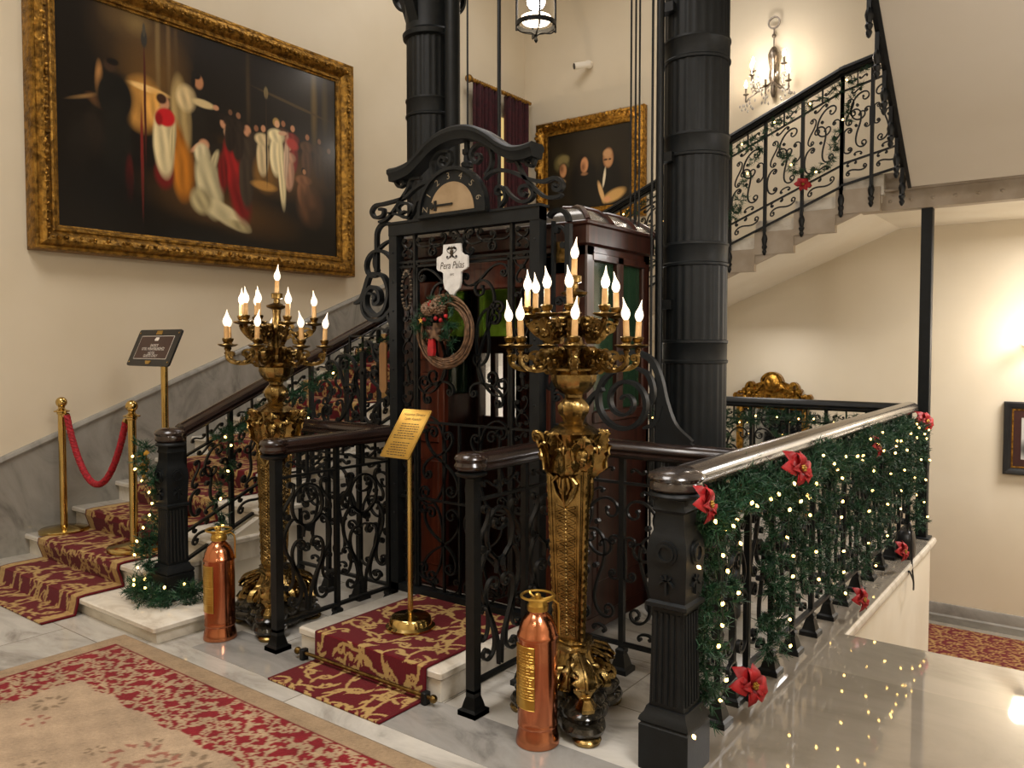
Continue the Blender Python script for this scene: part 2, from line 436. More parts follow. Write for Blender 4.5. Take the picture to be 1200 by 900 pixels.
S('wall_right', M['wall'], (1.6,1.8,-3.2,YB,-1.2,ZC))
S('wall_front', M['wall'], (XL,1.8,-3.4,-3.2,-.3,ZC))
S('ceiling', M['white'], (XL-.2,1.8,-3.4,YB+.2,ZC,ZC+.2))
m = MB(); m.sweep([(-1.3,YB-.001,-1.0),(1.6,YB-.001,-1.0)], [(0,0),(.03,0),(.03,.06),(.018,.075),(.018,.15),(.012,.168),(0,.17)]); fixnormals(struct('baseboard_back', m, M['marble_grey']))

# ------------------------------------------------------------------ stairs
SY = [2.09, 2.32] + [2.32+.307*i for i in range(1, 12)]       # riser positions of 13 steps
m = MB()
for i, y in enumerate(SY):
    z = .096+.137*i; x1 = -3.80 if i == 0 else (-4.27 if i == 1 else -4.06)
    y1 = SY[i+1]+.02 if i < len(SY)-1 else YB
    if i == 0:
        m.bbox(XL, x1+.03, y-.03, 2.62, z-.035, z, .008); m.box(XL, x1, y, 2.6, 0, z-.03)
    else:
        m.bbox(XL, x1, y-.028, y1, z-.035, z, .008); m.box(XL, x1-.015, y, y1, z-.137, z-.03)
struct('stair_flight_floor', m, M['marble_step'])
# white painted side under the first flight
m = MB(); fr = frame((-4.092,0,0),(0,1,0),(0,0,1),(1,0,0))
m.prism([(2.6,0),(2.6,.32),(5.70,1.70),(YB,1.70),(YB,0)], fr, -.12, 0); struct('wall_stair_side', m, M['white'])
# marble dado that climbs along the left wall
m = MB(); fr = frame((XL,0,0),(0,1,0),(0,0,1),(1,0,0))
dz = lambda y: .752+.39*(y-2.161)
m.prism([(-3.2,0),(-3.2,.60),(1.75,.60),(2.161,.752),(5.254,dz(5.254)),(5.75,dz(5.6)+.05),(YB,dz(5.6)+.05),(YB,0)], fr, 0, .02)
struct('trim_2', m, M['marble_grey'])
m = MB(); m.sweep([(XL,-3.2,.60),(XL,1.75,.60),(XL,2.161,.752),(XL,5.254,dz(5.254)),(XL,5.75,dz(5.6)+.05),(XL,YB,dz(5.6)+.05)], [(0,-.03),(.028,-.03),(.036,-.015),(.03,.005),(.022,.012),(0,.014)])
struct('trim_3', m, M['marble_grey'])
# second flight, upper landing, third flight
m = MB(); fr = frame((0,6.72,0),(1,0,0),(0,0,1),(0,1,0))
n2 = lambda x: ZL1+.42*(x+4.1)
m.prism([(-4.1,ZL1-.2),(-4.1,ZL1),(-1.46,n2(-1.46)),(-1.46,2.62)], fr, .06, YB-6.72); struct('floor_second_flight', m, M['white'])
m = MB()
for i in range(8):
    x0 = -4.1+.33*i; zt = ZL1+.137*(i+1); m.box(x0, x0+.35, 6.75, YB, zt-.16, zt)
struct('floor_second_flight_steps', m, M['marble_step'])
m = MB()
for i in range(8): 
    x0 = -4.1+.33*i; zt = n2(x0)
    m.fbox(fr, x0, x0+.33, zt-.16, zt+.03, 0, .055)
m.prism([(-4.1,n2(-4.1)-.24),(-4.1,n2(-4.1)-.1),(-1.6,n2(-1.6)-.1),(-1.6,n2(-1.6)-.24)], fr, .01, .05)
struct('trim_4', m, M['steel'])
S('floor_upper_landing', M['white'], (-1.75,1.6,6.90,YB,2.575,2.84))
m = MB()
m.box(-1.80,1.6,6.80,6.90,2.555,2.70); m.box(-1.80,1.6,6.77,6.90,2.700,2.715); m.box(-1.62,1.6,6.82,6.90,2.715,2.85)
for i in range(22): m.sphere((-1.70+.15*i,6.80,2.625), .014, 8, 5)
struct('beam', m, M['steel'])
A3 = Vector((-1.2,6.5,2.69)); B3 = Vector((-1.099,4.948,3.465)); D3 = (B3-A3)
E3 = A3 + D3*2.15; A0 = A3 - D3*.02
m = MB(); P = []
for q in (A0, E3):
    P += [tuple(q), (1.6,q.y,q.z), (1.6,q.y,q.z+.22), (q.x,q.y,q.z+.22)]
m.add(P, [(0,1,5,4),(1,2,6,5),(2,3,7,6),(3,0,4,7),(0,3,2,1),(4,5,6,7)]); struct('ceiling_third_flight', m, M['soffit'])
m = MB(); m.sweep([A0+Vector((-.012,0,-.01)), E3+Vector((-.012,0,-.01))], [(-.012,0),(.012,0),(.012,.25),(-.012,.25)]); struct('trim_5', m, M['iron'])
m = MB(); m.bbox(-1.185,-1.105,6.83,6.91,0,2.556,.004); m.bbox(-1.23,-1.08,6.79,6.94,0,.012,.003)
fixnormals(m.build('steel_post', M['iron2'])); tag(bpy.data.objects['steel_post'], 'slim dark square post holding up the pale beam beyond the garlanded railing', 'post')

# ------------------------------------------------------------------ carpets (woven pattern drawn as pigment)
def scroll_tile(n, size, seed, strokes, w, leaf):
    rng = random.Random(seed); T = np.zeros((n,n), np.float32); res = size/n
    yy, xx = np.mgrid[0:n,0:n]
    def dab(x, y, r):
        cx, cy = x/res, y/res; k = int(r/res)+2
        for dy in range(-k,k+1):
            for dx in range(-k,k+1):
                i, j = int(cy)+dy, int(cx)+dx
                d = math.hypot(j+.5-cx, i+.5-cy)*res
                if d < r: T[i % n, j % n] = 1
    g = strokes; cell = size/g; nl = 6
    for a in range(g):
        for b in range(g):
            x = (a+.5+rng.uniform(-.2,.2))*cell; y = (b+.5+rng.uniform(-.2,.2))*cell
            th = rng.uniform(0,2*PI); l = cell*rng.uniform(.95,1.4)
            P = scroll((x-l/2*math.cos(th),y-l/2*math.sin(th)), (x+l/2*math.cos(th),y+l/2*math.sin(th)), rng.choice('SSC'), k=26, k0=2, p=2.5, mirror=rng.random() < .5, n=60)
            for i, q in enumerate(P): dab(q[0], q[1], w*(.5+.6*math.sin(PI*i/60)))
            for i in range(10, 54, 9):
                q, q2 = P[i], P[i+1]; t = math.atan2(q2[1]-q[1], q2[0]-q[0]) + (1.0 if i % 2 else -1.0)
                L_ = leaf*rng.uniform(.7,1.3)
                for s in range(10):
                    u = s/9; dab(q[0]+L_*u*math.cos(t+u*.5), q[1]+L_*u*math.sin(t+u*.5), w*1.25*math.sin(PI*min(.95,.12+.88*u))+.001)
    return T
TILE = scroll_tile(200, .66, 5, 4, .0078, .062)
def tile_at(T, u, v, size):
    n = T.shape[0]
    return T[(np.floor(v/size*n).astype(int)) % n, (np.floor(u/size*n).astype(int)) % n]
RED, GOLD = np.array(lin('#600a16')), np.array(lin('#b5965e'))
def runner(name, path, x0, x1, res, tile=TILE, size=.62, parent=None, red=RED, gold=GOLD, edge=.018, gold_edge=0., **props):
    # path: (y,z) polyline of the carpet's run
    L_ = [0]
    for a, b in zip(path, path[1:]): L_.append(L_[-1]+math.hypot(b[0]-a[0], b[1]-a[1]))
    s = np.unique(np.concatenate([np.arange(0, L_[-1], res), np.array(L_)]))
    yy = np.interp(s, L_, [p[0] for p in path]); zz = np.interp(s, L_, [p[1] for p in path])
    xs = np.arange(x0, x1+res*.5, res); ny, nx = len(s), len(xs)
    pts = np.zeros((ny,nx,3)); pts[...,0] = xs[None]; pts[...,1] = yy[:,None]; pts[...,2] = zz[:,None]
    U = np.broadcast_to(xs[None]-x0, (ny,nx)); V = np.broadcast_to(s[:,None], (ny,nx))
    k = tile_at(tile, U, V, size)[...,None]
    e = np.minimum(U, x1-x0-U)[...,None]
    if gold_edge:
        inband = (e < gold_edge)
        fine = tile_at(tile, U*2.2, V*2.2, size)[...,None]
        k = np.where(inband, .75+.25*(1-fine), k*.95)
    cols = red*(1-k)+gold*k
    cols = np.where(e < edge, red*.9, cols)
    o = colour_grid(name, pts, cols, M['carpet'], parent, **props)
    sm = o.modifiers.new('thick', 'SOLIDIFY'); sm.thickness = .008; sm.offset = -1
    return o
def up(pts, d): return [(y, z+d) for y, z in pts]
# stair runner
pr = [(1.70,.012),(2.045,.012)]
for i, y in enumerate(SY):
    z = .096+.137*i
    pr += [(y-.042,z-.03),(y-.036,z+.006),(y+.012,z+.012)]
    nxt = SY[i+1] if i+1 < len(SY) else 7.0
    pr += [(nxt-.012,z+.012)]
pr = [(2.03,.03)] + pr[2:]
pr = [(1.86,.011),(2.035,.011)] + pr[1:]
o = runner('stair_runner', pr, -5.60, -4.55, .009, gold_edge=.085); tag(o, 'burgundy and gold scroll patterned carpet runner climbing the marble stairs', 'carpet')
# landing carpet of the lift
pc = [(2.16,.010),(2.425,.010),(2.428,.143),(2.436,.146),(3.13,.146)]
o = runner('doorstep_carpet', pc, -2.99, -2.275, .005); tag(o, 'dark red carpet with gold scrolls laid over the marble step of the lift gate', 'carpet')
o = runner('hall_carpet', [(7.0,-.985),(7.88,-.985)], -3.2, 1.5, .012, size=.30, red=np.array(lin('#5d1018')), gold=np.array(lin('#9c7a48')), gold_edge=.05)
tag(o, 'red and gold patterned carpet on the lower hall floor below the back wall', 'carpet')
m = MB(); m.rod((-3.08,2.405,.035),(-2.22,2.405,.035),.009,10)
m.sphere((-3.09,2.405,.035),.018); m.sphere((-2.21,2.405,.035),.018)
rod = m.build('carpet_rod', M['giltdark']); tag(rod, 'thin bronze rod pinning the red carpet at the foot of the lift step', 'carpet rod')
for x in (-3.045,-2.255):
    q = MB(); q.bbox(x-.014,x+.014,2.388,2.425,0,.055,.004); q.build('bracket', M['iron'], rod)
m = MB(); m.bbox(-3.13,-2.2,2.44,3.32,.095,.135,.008); m.bbox(-3.12,-2.21,2.45,3.31,0,.098,.003)
struct('floor_lift_step', m, M['marble_step'])
# large rug
x0, x1, y0, y1 = -4.03, -.9, .15, 2.05; res = .008
xs = np.arange(x0, x1, res); ys = np.arange(y0, y1+res/2, res)
U, V = np.meshgrid(xs, ys); pts = np.zeros(U.shape+(3,)); pts[...,0] = U; pts[...,1] = V; pts[...,2] = .012
d = np.minimum(np.minimum(U-x0, x1-U), y1-V)
T2 = scroll_tile(240, .5, 11, 9, .0037, .022)
beige, redb, field, rose, brown = (np.array(lin(c)) for c in ('#a58d70','#861a24','#b39b80','#8c4239','#74604a'))
rng = np.random.default_rng(5)
wob = .012*np.sin(U*23)+.012*np.sin(V*27+1)
cols = np.zeros(U.shape+(3,)); cols[:] = field
k = tile_at(T2, U*1.0, V*1.0, .5)
band = (d > .105) & (d < .40+wob)
cols[d <= .105] = beige
cols[band] = np.where(k[band][:,None] > 0, beige*1.18, redb)
cols[(d > .093) & (d < .105)] = redb*.8
for i in range(60):
    cx, cy = rng.uniform(x0+.5, x1-.5), rng.uniform(y0, y1-.5); r = rng.uniform(.05,.085)
    a = np.arctan2(V-cy, U-cx); rr = np.hypot(U-cx, V-cy)
    big = i % 2 == 0
    ring = (np.abs(rr-r*(1+.12*np.sin(9*a))) < .014) & (np.sin(9*a+2) > -.35) if big else (np.abs(rr-r*.5) < .012) & (np.sin(6*a) > .2)
    c = rose if i % 3 != 1 else brown
    cols[ring & (d > .44)] = (c*.75+field*.25)
mott = .9+.10*np.sin(U*9+np.sin(V*7)*2)*np.sin(V*11)+.08*np.sin(U*31+V*17)*np.sin(V*41-U*13)+.06*rng.standard_normal(U.shape)
cols *= mott[...,None]
o = colour_grid('area_rug', pts, cols, M['carpet']); tag(o, 'large faded beige rug with a red leafy border on the marble floor', 'rug')
sm = o.modifiers.new('thick', 'SOLIDIFY'); sm.thickness = .011; sm.offset = -1
# ------------------------------------------------------------------ wrought iron balustrades
def panel(mb, fr, w, h, t=.010, d=.016, flip=False):
    # one bay of scrollwork, (0,0)-(w,h)
    X = (lambda u: w-u*w) if flip else (lambda u: u*w)
    P = lambda u, v: (X(u), v*h)
    s = lambda A, B, kind, mir, k=24., k0=2., tt=t: scr(mb, fr, P(*A), P(*B), kind, t=tt, d=d, lim=(t*.4,w-t*.4,0,h), mirror=mir != flip, k=k, k0=k0)
    s((.40,.66),(.72,.17),'S',False,k=18,k0=1.5)           # long S from the loop to the foot
    s((.58,.60),(.72,.84),'C',True,k=12,k0=4)            # large loop at the top
    s((.27,.14),(.26,.42),'C',True,k=20,k0=2)
    s((.20,.52),(.24,.84),'S',False,k=18,k0=1.5,tt=t*.8)
    s((.30,.95),(.62,.95),'S',True,k=18,k0=1.5,tt=t*.8)
    s((.82,.42),(.82,.64),'C',False,k=20,k0=2,tt=t*.8)
    s((.44,.05),(.66,.04),'C',True,k=20,k0=2,tt=t*.8)
    for q in ((.47,.46),(.50,.745)):
        x, y = P(*q); mb.prism([(x+t*1.1*math.cos(a*PI/3), y+t*1.1*math.sin(a*PI/3)) for a in range(6)], fr, -d*.8, d*.8)
def lyre(mb, fr, w, h, t=.011, d=.018):
    # symmetrical bay: two S scrolls rising from volutes to an oval
    for f in (False, True):
        X = (lambda u: w-u*w) if f else (lambda u: u*w)
        P = lambda u, v: (X(u), v*h)
        s = lambda A, B, kind, mir, k=24., k0=2., tt=t: scr(mb, fr, P(*A), P(*B), kind, t=tt, d=d, lim=(t*.4,w-t*.4,0,h), mirror=mir != f, k=k, k0=k0)
        s((.26,.12),(.34,.50),'S',True,k=16,k0=1.2)
        mb.bar([P(u,v) for u, v in bez([(.47,.02),(.44,.18),(.26,.36),(.12,.48),(.10,.60),(.24,.70),(.42,.64),(.42,.56)],28)], fr, taper(29,t,.7), d)
        s((.14,.72),(.20,.95),'S',False,k=18,k0=1.5,tt=t*.8)
        s((.10,.22),(.10,.38),'C',False,k=20,k0=2,tt=t*.7)
    mb.bar(arc(w/2,h*.79,w*.27,0,360,28,h*.15)[:-1], fr, t, d, closed=True)
    scr(mb, fr, (w*.40,h*.86), (w*.60,h*.86), 'C', t*.8, d, k=18, k0=3)
    mb.prism([(w/2+t*1.7*math.cos(a*PI/4), h*.62+t*1.7*math.sin(a*PI/4)) for a in range(8)], fr, -d*.8, d*.8)
def frieze(mb, fr, w, h, t=.008, d=.014):
    scr(mb, fr, (w*.16,h*.45), (w*.42,h*.5), 'S', t, d, k=22, k0=1.5)
    scr(mb, fr, (w*.58,h*.5), (w*.84,h*.45), 'S', t, d, k=22, k0=1.5, mirror=True)
    mb.fbox(fr, w*.48, w*.52, 0, h, -d/2, d/2)
HR = [(-.056,.0),(-.062,.012),(-.050,.020),(-.058,.034),(-.050,.054),(-.026,.068),(0,.072),(.026,.068),(.050,.054),(.058,.034),(.050,.020),(.062,.012),(.056,0)]
HR = HR[::-1]
def baluster(mb, x, y, z0, z1, r=.0125, foot=True, shaft=0):
    a = r
    mb.box(x-a, x+a, y-a, y+a, z0, z1)
    if foot:
        mb.loft([[(x-q,y-q,z0+z),(x+q,y-q,z0+z),(x+q,y+q,z0+z),(x-q,y+q,z0+z)] for q, z in ((.046,0),(.046,.022),(.034,.030),(.028,.055),(.019,.085),(.022,.092),(.022,.104),(.014,.112))])
def balustrade(root, a, b, ztop0, slope=0., n=8, zbot=.12, hgt=None, style=panel, foot=True, rail_mat='greywood', fr_h=.12, base0=0., rail=True, ends=(True,True), pend=0., t=.012, flipalt=True, band=0.):
    # a, b: plan points of the run; ztop0: underside of the handrail at a; base0: height of the ground at a
    a, b = Vector((a[0],a[1],0)), Vector((b[0],b[1],0)); L_ = (b-a).length; u = (b-a)/L_
    nrm = Vector((u.y,-u.x,0)); uv = u+Vector((0,0,slope))
    fr = frame(a, uv, (0,0,1), nrm)
    if rail:
        m = MB(); m.sweep([fr(-.02,ztop0,0), fr(L_+.02,ztop0,0)], HR); fixnormals(m.build('handrail', M[rail_mat], root))
    m = MB()
    m.fbox(fr, 0, L_, ztop0-.012, ztop0, -.022, .022)
    m.fbox(fr, 0, L_, ztop0-fr_h-.012, ztop0-fr_h, -.011, .011)
    m.build('top_rail', M['iron'], root)
    m = MB(); m.fbox(fr, 0, L_, base0+zbot, base0+zbot+.016, -.013, .013)
    if band: m.fbox(fr, 0, L_, base0+zbot+band, base0+zbot+band+.014, -.011, .011)
    m.build('bottom_rail', M['iron'], root)
    bw = L_/n
    for i in range(n+1):
        if (i == 0 and not ends[0]) or (i == n and not ends[1]): continue
        p = fr(i*bw, 0, 0); m = MB(); g = base0+p[2]
        if foot: baluster(m, p[0], p[1], g, p[2]+ztop0)
        else:
            m.box(p[0]-.0125,p[0]+.0125,p[1]-.0125,p[1]+.0125,g+zbot-pend,p[2]+ztop0)
            if pend: m.lathe([(.004,-.075),(.012,-.066),(.02,-.045),(.014,-.028),(.022,-.012),(.024,.0),(.016,.012),(.020,.03),(.026,.06),(.020,.085),(.014,.10)], (p[0],p[1],g+zbot-pend), 8)
        m.build('baluster', M['iron'], root)
    for i in range(n):
        m = MB(); f2 = sub(fr, i*bw+.012, base0+zbot+band+.018); hh = ztop0-fr_h-.014-(base0+zbot+band+.018)
        if band:
            f6 = sub(fr, i*bw+.012, base0+zbot+.016); scr(m, f6, (bw*.2,band*.40), (bw*.70,band*.52), 'S', t, .015, k=14, k0=1.5, lim=(0,bw-.024,0,band)); scr(m, f6, (bw*.16,band*.78), (bw*.42,band*.82), 'C', t*.8, .014, k=16, k0=2, mirror=True, lim=(0,bw-.024,0,band))
        if style is panel: panel(m, f2, bw-.024, hh, t=t, flip=(i % 2 == 1) if flipalt else False)
        else: style(m, f2, bw-.024, hh)
        frieze(m, sub(fr, i*bw+.012, ztop0-fr_h), bw-.024, fr_h-.012)
        m.build('scroll_panel', M['iron'], root)
    return fr, L_

def newel(root, x, y, z0, zt, s=1.0, wood='greywood'):
    h = zt-z0; k = h/1.04
    def sq(q, z): return [(x-q,y-q,z0+z*k),(x+q,y-q,z0+z*k),(x+q,y+q,z0+z*k),(x-q,y+q,z0+z*k)]
    m = MB(); m.loft([sq(q*s,z) for q, z in ((.094,0),(.094,.165),(.088,.172),(.096,.182),(.092,.196),(.080,.212),(.074,.232))]); m.build('plinth', M['iron2'], root)
    m = MB(); b0, b1 = .066*s, .060*s
    m.loft([sq(b0,.23),sq(b1,.60)])
    for i in range(5):
        o = (-2+i)*.0235*s
        for (dx, dy) in ((0,-1),(0,1),(-1,0),(1,0)):
            c0 = (x+dx*b0+(o if dx == 0 else 0), y+dy*b0+(o if dy == 0 else 0), z0+.25*k); c1 = (x+dx*b1+(o if dx == 0 else 0)*.93, y+dy*b1+(o if dy == 0 else 0)*.93, z0+.585*k)
            m.tube([c0,c1], .0075*s, 6)
    m.build('fluted_shaft', M['iron2'], root)
    m = MB(); m.loft([sq(q*s,z) for q, z in ((.062,.60),(.078,.608),(.078,.622),(.066,.63),(.070,.66),(.076,.80),(.072,.845),(.064,.87),(.058,.885),(.054,.95),(.062,.962),(.056,.975),(.056,1.0))])
    for (dx, dy) in ((0,-1),(0,1),(-1,0),(1,0)):
        c = Vector((x+dx*.074*s, y+dy*.074*s, z0+.81*k)); fr = frame(c, (abs(dy),abs(dx),0), (0,0,1), (dx,dy,0))
        m.prism([(.042*s*math.cos(a*PI/9), .042*s*math.sin(a*PI/9)) for a in range(18)], fr, -.006, .008)
        m.bar(arc(0,0,.028*s,0,360,18)[:-1], frame(c,(abs(dy),abs(dx),0),(0,0,1),(dx,dy,0)), .008, .03, closed=True)
        f3 = frame(Vector((x+dx*.073*s, y+dy*.073*s, z0+.70*k)), (abs(dy),abs(dx),0), (0,0,1), (dx,dy,0))
        m.bar(arc(0,-.02,.03*s,20,160,10), f3, .006, .02); m.bar(arc(0,.03,.02*s,200,340,10), f3, .006, .02); m.fbox(f3,-.004,.004,-.04,.03,-.004,.008)
    m.build('rosette_block', M['iron2'], root)
    m = MB(); m.lathe([(.055*s,0),(.088*s,.004),(.094*s,.012),(.088*s,.022),(.080*s,.026)], (x,y,zt-.036), 28); m.build('collar', M['iron2'], root)
    m = MB(); m.lathe([(.084*s,0),(.094*s,.008),(.096*s,.020),(.09*s,.034),(.10*s,.048),(.092*s,.062),(.066*s,.073),(.02*s,.078)], (x,y,zt-.01), 32); m.build('volute_cap', M[wood], root)

XR = -1.21
# long garlanded railing
b_r = thing('balustrade', 'long black iron railing with a polished dark handrail hung with lit garland', 'railing', (XR,2.6,0))
balustrade(b_r, (XR,2.67), (XR,2.67+.307*13), 1.0, n=13, fr_h=.11)
newel(b_r, -1.215, 2.59, 0, 1.0)
b_b = thing('balustrade', 'iron railing with lit garland running beyond the tall fluted column to the gold crest', 'railing', (-2.6,6.72,0))
balustrade(b_b, (-4.0,6.70), (-1.21,6.70), .985, n=9, rail_mat='iron', fr_h=.11)
# railing from the lift gate to the garlanded newel, and the short one ending in front of the steel... lift step
b_s = thing('balustrade', 'short iron railing behind the candelabrum that stands by the garlanded newel', 'railing', (-1.6,3.2,0))
balustrade(b_s, (-2.03,3.2), (-1.24,3.2), 1.0, n=3, rail_mat='darkwood')
b_e = thing('balustrade', 'short iron railing between the lift step and the copper cylinder with open floor behind', 'railing', (-2.04,2.46,0))
balustrade(b_e, (-2.04,2.46), (-2.04,3.17), 1.0, n=2, style=lyre, rail_mat='darkwood')
b_f = thing('balustrade', 'short iron railing with scrolls beside the gold sign and the candelabrum under the painting', 'railing', (-3.25,2.41,0))
balustrade(b_f, (-3.25,2.41), (-3.25,3.17), .975, n=2, style=lyre, rail_mat='darkwood')
for root, x, y, z in ((b_e,-2.04,2.46,1.0),(b_f,-3.25,2.41,.975)):
    m = MB(); m.lathe([(.056,0),(.066,.008),(.070,.020),(.062,.034),(.070,.048),(.064,.062),(.046,.072),(.012,.076)], (x,y-.01,z), 28); m.build('volute_cap', M['darkwood'], root)
    m = MB(); baluster(m,x,y,0,z-.03,r=.022); m.lathe([(.03,0),(.062,.012),(.066,.022),(.05,.03)], (x,y-.01,z-.032), 24)
    m.build('end_post', M['iron'], root)
b_k = thing('balustrade', 'iron railing between the stair balusters and the lift gate, behind the candelabrum under the painting', 'railing', (-3.7,3.2,0))
balustrade(b_k, (-4.08,3.2), (-3.25,3.2), .975, n=3, rail_mat='darkwood')
# stair railing of the first flight
XS = -4.15
b_1 = thing('stair_balustrade', 'iron stair railing with brown handrail and lit garland climbing beside the red carpet', 'railing', (XS,2.45,.096))
balustrade(b_1, (XS,2.46), (XS,5.46), 1.0, slope=.432, n=10, base0=.20, zbot=.08, band=.16, foot=False, rail_mat='darkwood', fr_h=.12)
newel(b_1, XS, 2.385, .096, .98, .86, 'darkwood')
balustrade(b_1, (XS,5.46), (XS,6.70), 1.0+.432*3, n=4, base0=ZL1, zbot=.10, foot=False, rail_mat='darkwood', fr_h=.12)
# second and third flights
b_2 = thing('stair_balustrade', 'black scrollwork stair railing rising under the crystal wall light', 'railing', (-4.15,6.72,ZL1))
nb = 8
fr2, L2 = balustrade(b_2, (-4.205,6.72), (-1.749,6.72), 2.605, slope=.423, n=nb, base0=1.70, zbot=.02, foot=False, rail_mat='iron', fr_h=.12, pend=.16, t=.0105, flipalt=False, band=.17)
balustrade(b_2, (-1.749,6.72), (-1.30,6.72), 2.605+.423*L2, slope=.22, n=2, base0=1.70+.423*L2+.0, zbot=.03, foot=False, rail_mat='iron', fr_h=.12, pend=.16, t=.0105, band=.17)
u3 = Vector((D3.x, D3.y, 0)).normalized(); s3 = D3.z/Vector((D3.x,D3.y,0)).length
b_3 = thing('stair_balustrade', 'dark scrollwork stair railing seen edge-on along the underside of the topmost flight', 'railing', (A3.x-.06,A3.y,A3.z))
p0 = A3 + u3*.0 + Vector((-.06,0,0)); p1 = p0 + u3*3.0
balustrade(b_3, (p0.x,p0.y), (p1.x,p1.y), A3.z+1.02, slope=s3, n=10, base0=A3.z+.0, zbot=.12, foot=False, rail_mat='iron', fr_h=.12, pend=.20, t=.008, band=.16)

# ------------------------------------------------------------------ cast iron columns of the lift shaft
def column(x, y, r, z1, rings, label, cap=None):
    t = thing('column', label, 'column', (x,y,0))
    m = MB(); n = 96; P = []
    ring = lambda q, z: [(x+q*(1-.035*(.5+.5*math.cos(24*2*PI*j/n)))*math.cos(2*PI*j/n), y+q*(1-.035*(.5+.5*math.cos(24*2*PI*j/n)))*math.sin(2*PI*j/n), z) for j in range(n)]
    m.loft([ring(r,0), ring(r*.98,z1)]); m.build('fluted_shaft', M['iron2'], t)
    m = MB(); m.lathe([(r*1.5,0),(r*1.5,.12),(r*1.3,.15),(r*1.35,.2),(r*1.1,.26),(r*1.0,.30)], (x,y,0), 32); m.build('base', M['iron2'], t)
    for z in rings:
        m = MB(); m.lathe([(r*.98,-.065),(r*1.03,-.062),(r*1.035,-.05),(r*1.0,-.043),(r*1.005,.043),(r*1.035,.05),(r*1.03,.062),(r*.98,.065)], (x,y,z), 48); m.build('ring', M['iron2'], t)
    if cap:
        m = MB(); m.lathe([(r,0),(r*1.12,.01),(r*1.14,.04),(r*1.02,.06),(r*1.0,.12),(r*1.03,.22),(r*1.06,.34),(r*1.1,.40),(r*1.1,.46),(r*1.04,.5),(r*1.04,.9)], (x,y,cap), 32)
        for k in (1,2,3):
            a = k*PI/2; f = frame((x,y,cap), (math.cos(a),math.sin(a),0), (0,0,1), (-math.sin(a),math.cos(a),0))
            m.prism([(r*.95,.08),(r*1.15,.16),(r*1.45,.3),(r*1.75,.42),(r*1.8,.52),(r*1.2,.55)], f, -.04, .04)
            scr(m, f, (r*1.1,.3), (r*1.62,.42), 'C', .02, .09, k=20)
        m.build('capital', M['iron2'], t)
    return t
column(-1.868,4.2,.178,ZC-.01,[1.466,2.0,2.591,3.107], 'tall fluted iron column between the lift car and the garlanded railing', None)
column(-3.86,4.2,.172,ZC-.01,[3.149], 'tall fluted iron column with a bracketed capital between painting and red curtain', 3.62)
m = MB(); m.tube([(-3.615,4.15,.0),(-3.615,4.15,ZC-.01)], .052, 16); o = m.build('guide_pipe', M['iron2']); tag(o, 'smooth vertical iron pipe hugging the column with the bracketed capital', 'pipe')
m = MB(); m.tube([(-1.99,4.0,.0),(-1.99,4.0,ZC-.01)], .021, 12)
for z in (.9,1.7,2.5,3.3): m.box(-2.0,-1.92,4.0,4.06,z,z+.05)
o = m.build('guide_rail', M['iron']); tag(o, 'dark guide rail running up beside the column behind the lift car', 'guide rail')
for (x, y, r, z0, lab) in ((-3.021,3.9,.012,2.2,'grey vertical rod rising behind the arched top of the lift gate'),(-3.272,3.9,.006,.0,'thin dark cable hanging just beside the smooth iron pipe'),(-1.985,3.9,.007,0.,'single dark cable beside the guide rail at the lift car')):
    m = MB(); m.tube([(x,y,z0),(x,y,ZC-.005)], r, 8); tag(m.build('cable', M['iron']), lab, 'cable')
for i, dx in enumerate((0,.028,.052)):
    m = MB(); m.tube([(-2.125+dx,3.92,2.13),(-2.125+dx,3.92,ZC-.005)], .0055, 8)
    tag(m.build('cable', M['iron']), ['one of three hoisting cables before the portrait, closest to the painted faces','one of three hoisting cables before the portrait, the middle one','one of three hoisting cables before the portrait, closest to the guide rail'][i], 'cable', 'hoisting cables over the lift car')
# ------------------------------------------------------------------ lift gate (plane y = 3.17, facing the camera side)
YG = 3.17
g = thing('lift_gate', 'tall wrought iron lift gate with arched crest and half-round floor dial', 'gate', (-2.7,YG,.135))
fg = frame((0,YG,0),(1,0,0),(0,0,1),(0,-1,0))
GL, GR, GB, GT = -3.205, -2.19, .135, 2.165
m = MB()
m.fbox(fg,GL,GL+.058,GB,GT,-.03,.03); m.fbox(fg,GR-.058,GR,GB,GT,-.03,.03); m.fbox(fg,GL,GR,GT-.062,GT,-.033,.033); m.fbox(fg,GL,GR,GB,GB+.04,-.03,.03)
m.fbox(fg,GL-.01,GR+.01,GT,GT+.012,-.04,.04)
for i in range(12):
    for x in (GL+.029,GR-.029): m.sphere(fg(x,.25+.16*i,.03), .007, 6, 4)
m.build('gate_frame', M['iron2'], g)
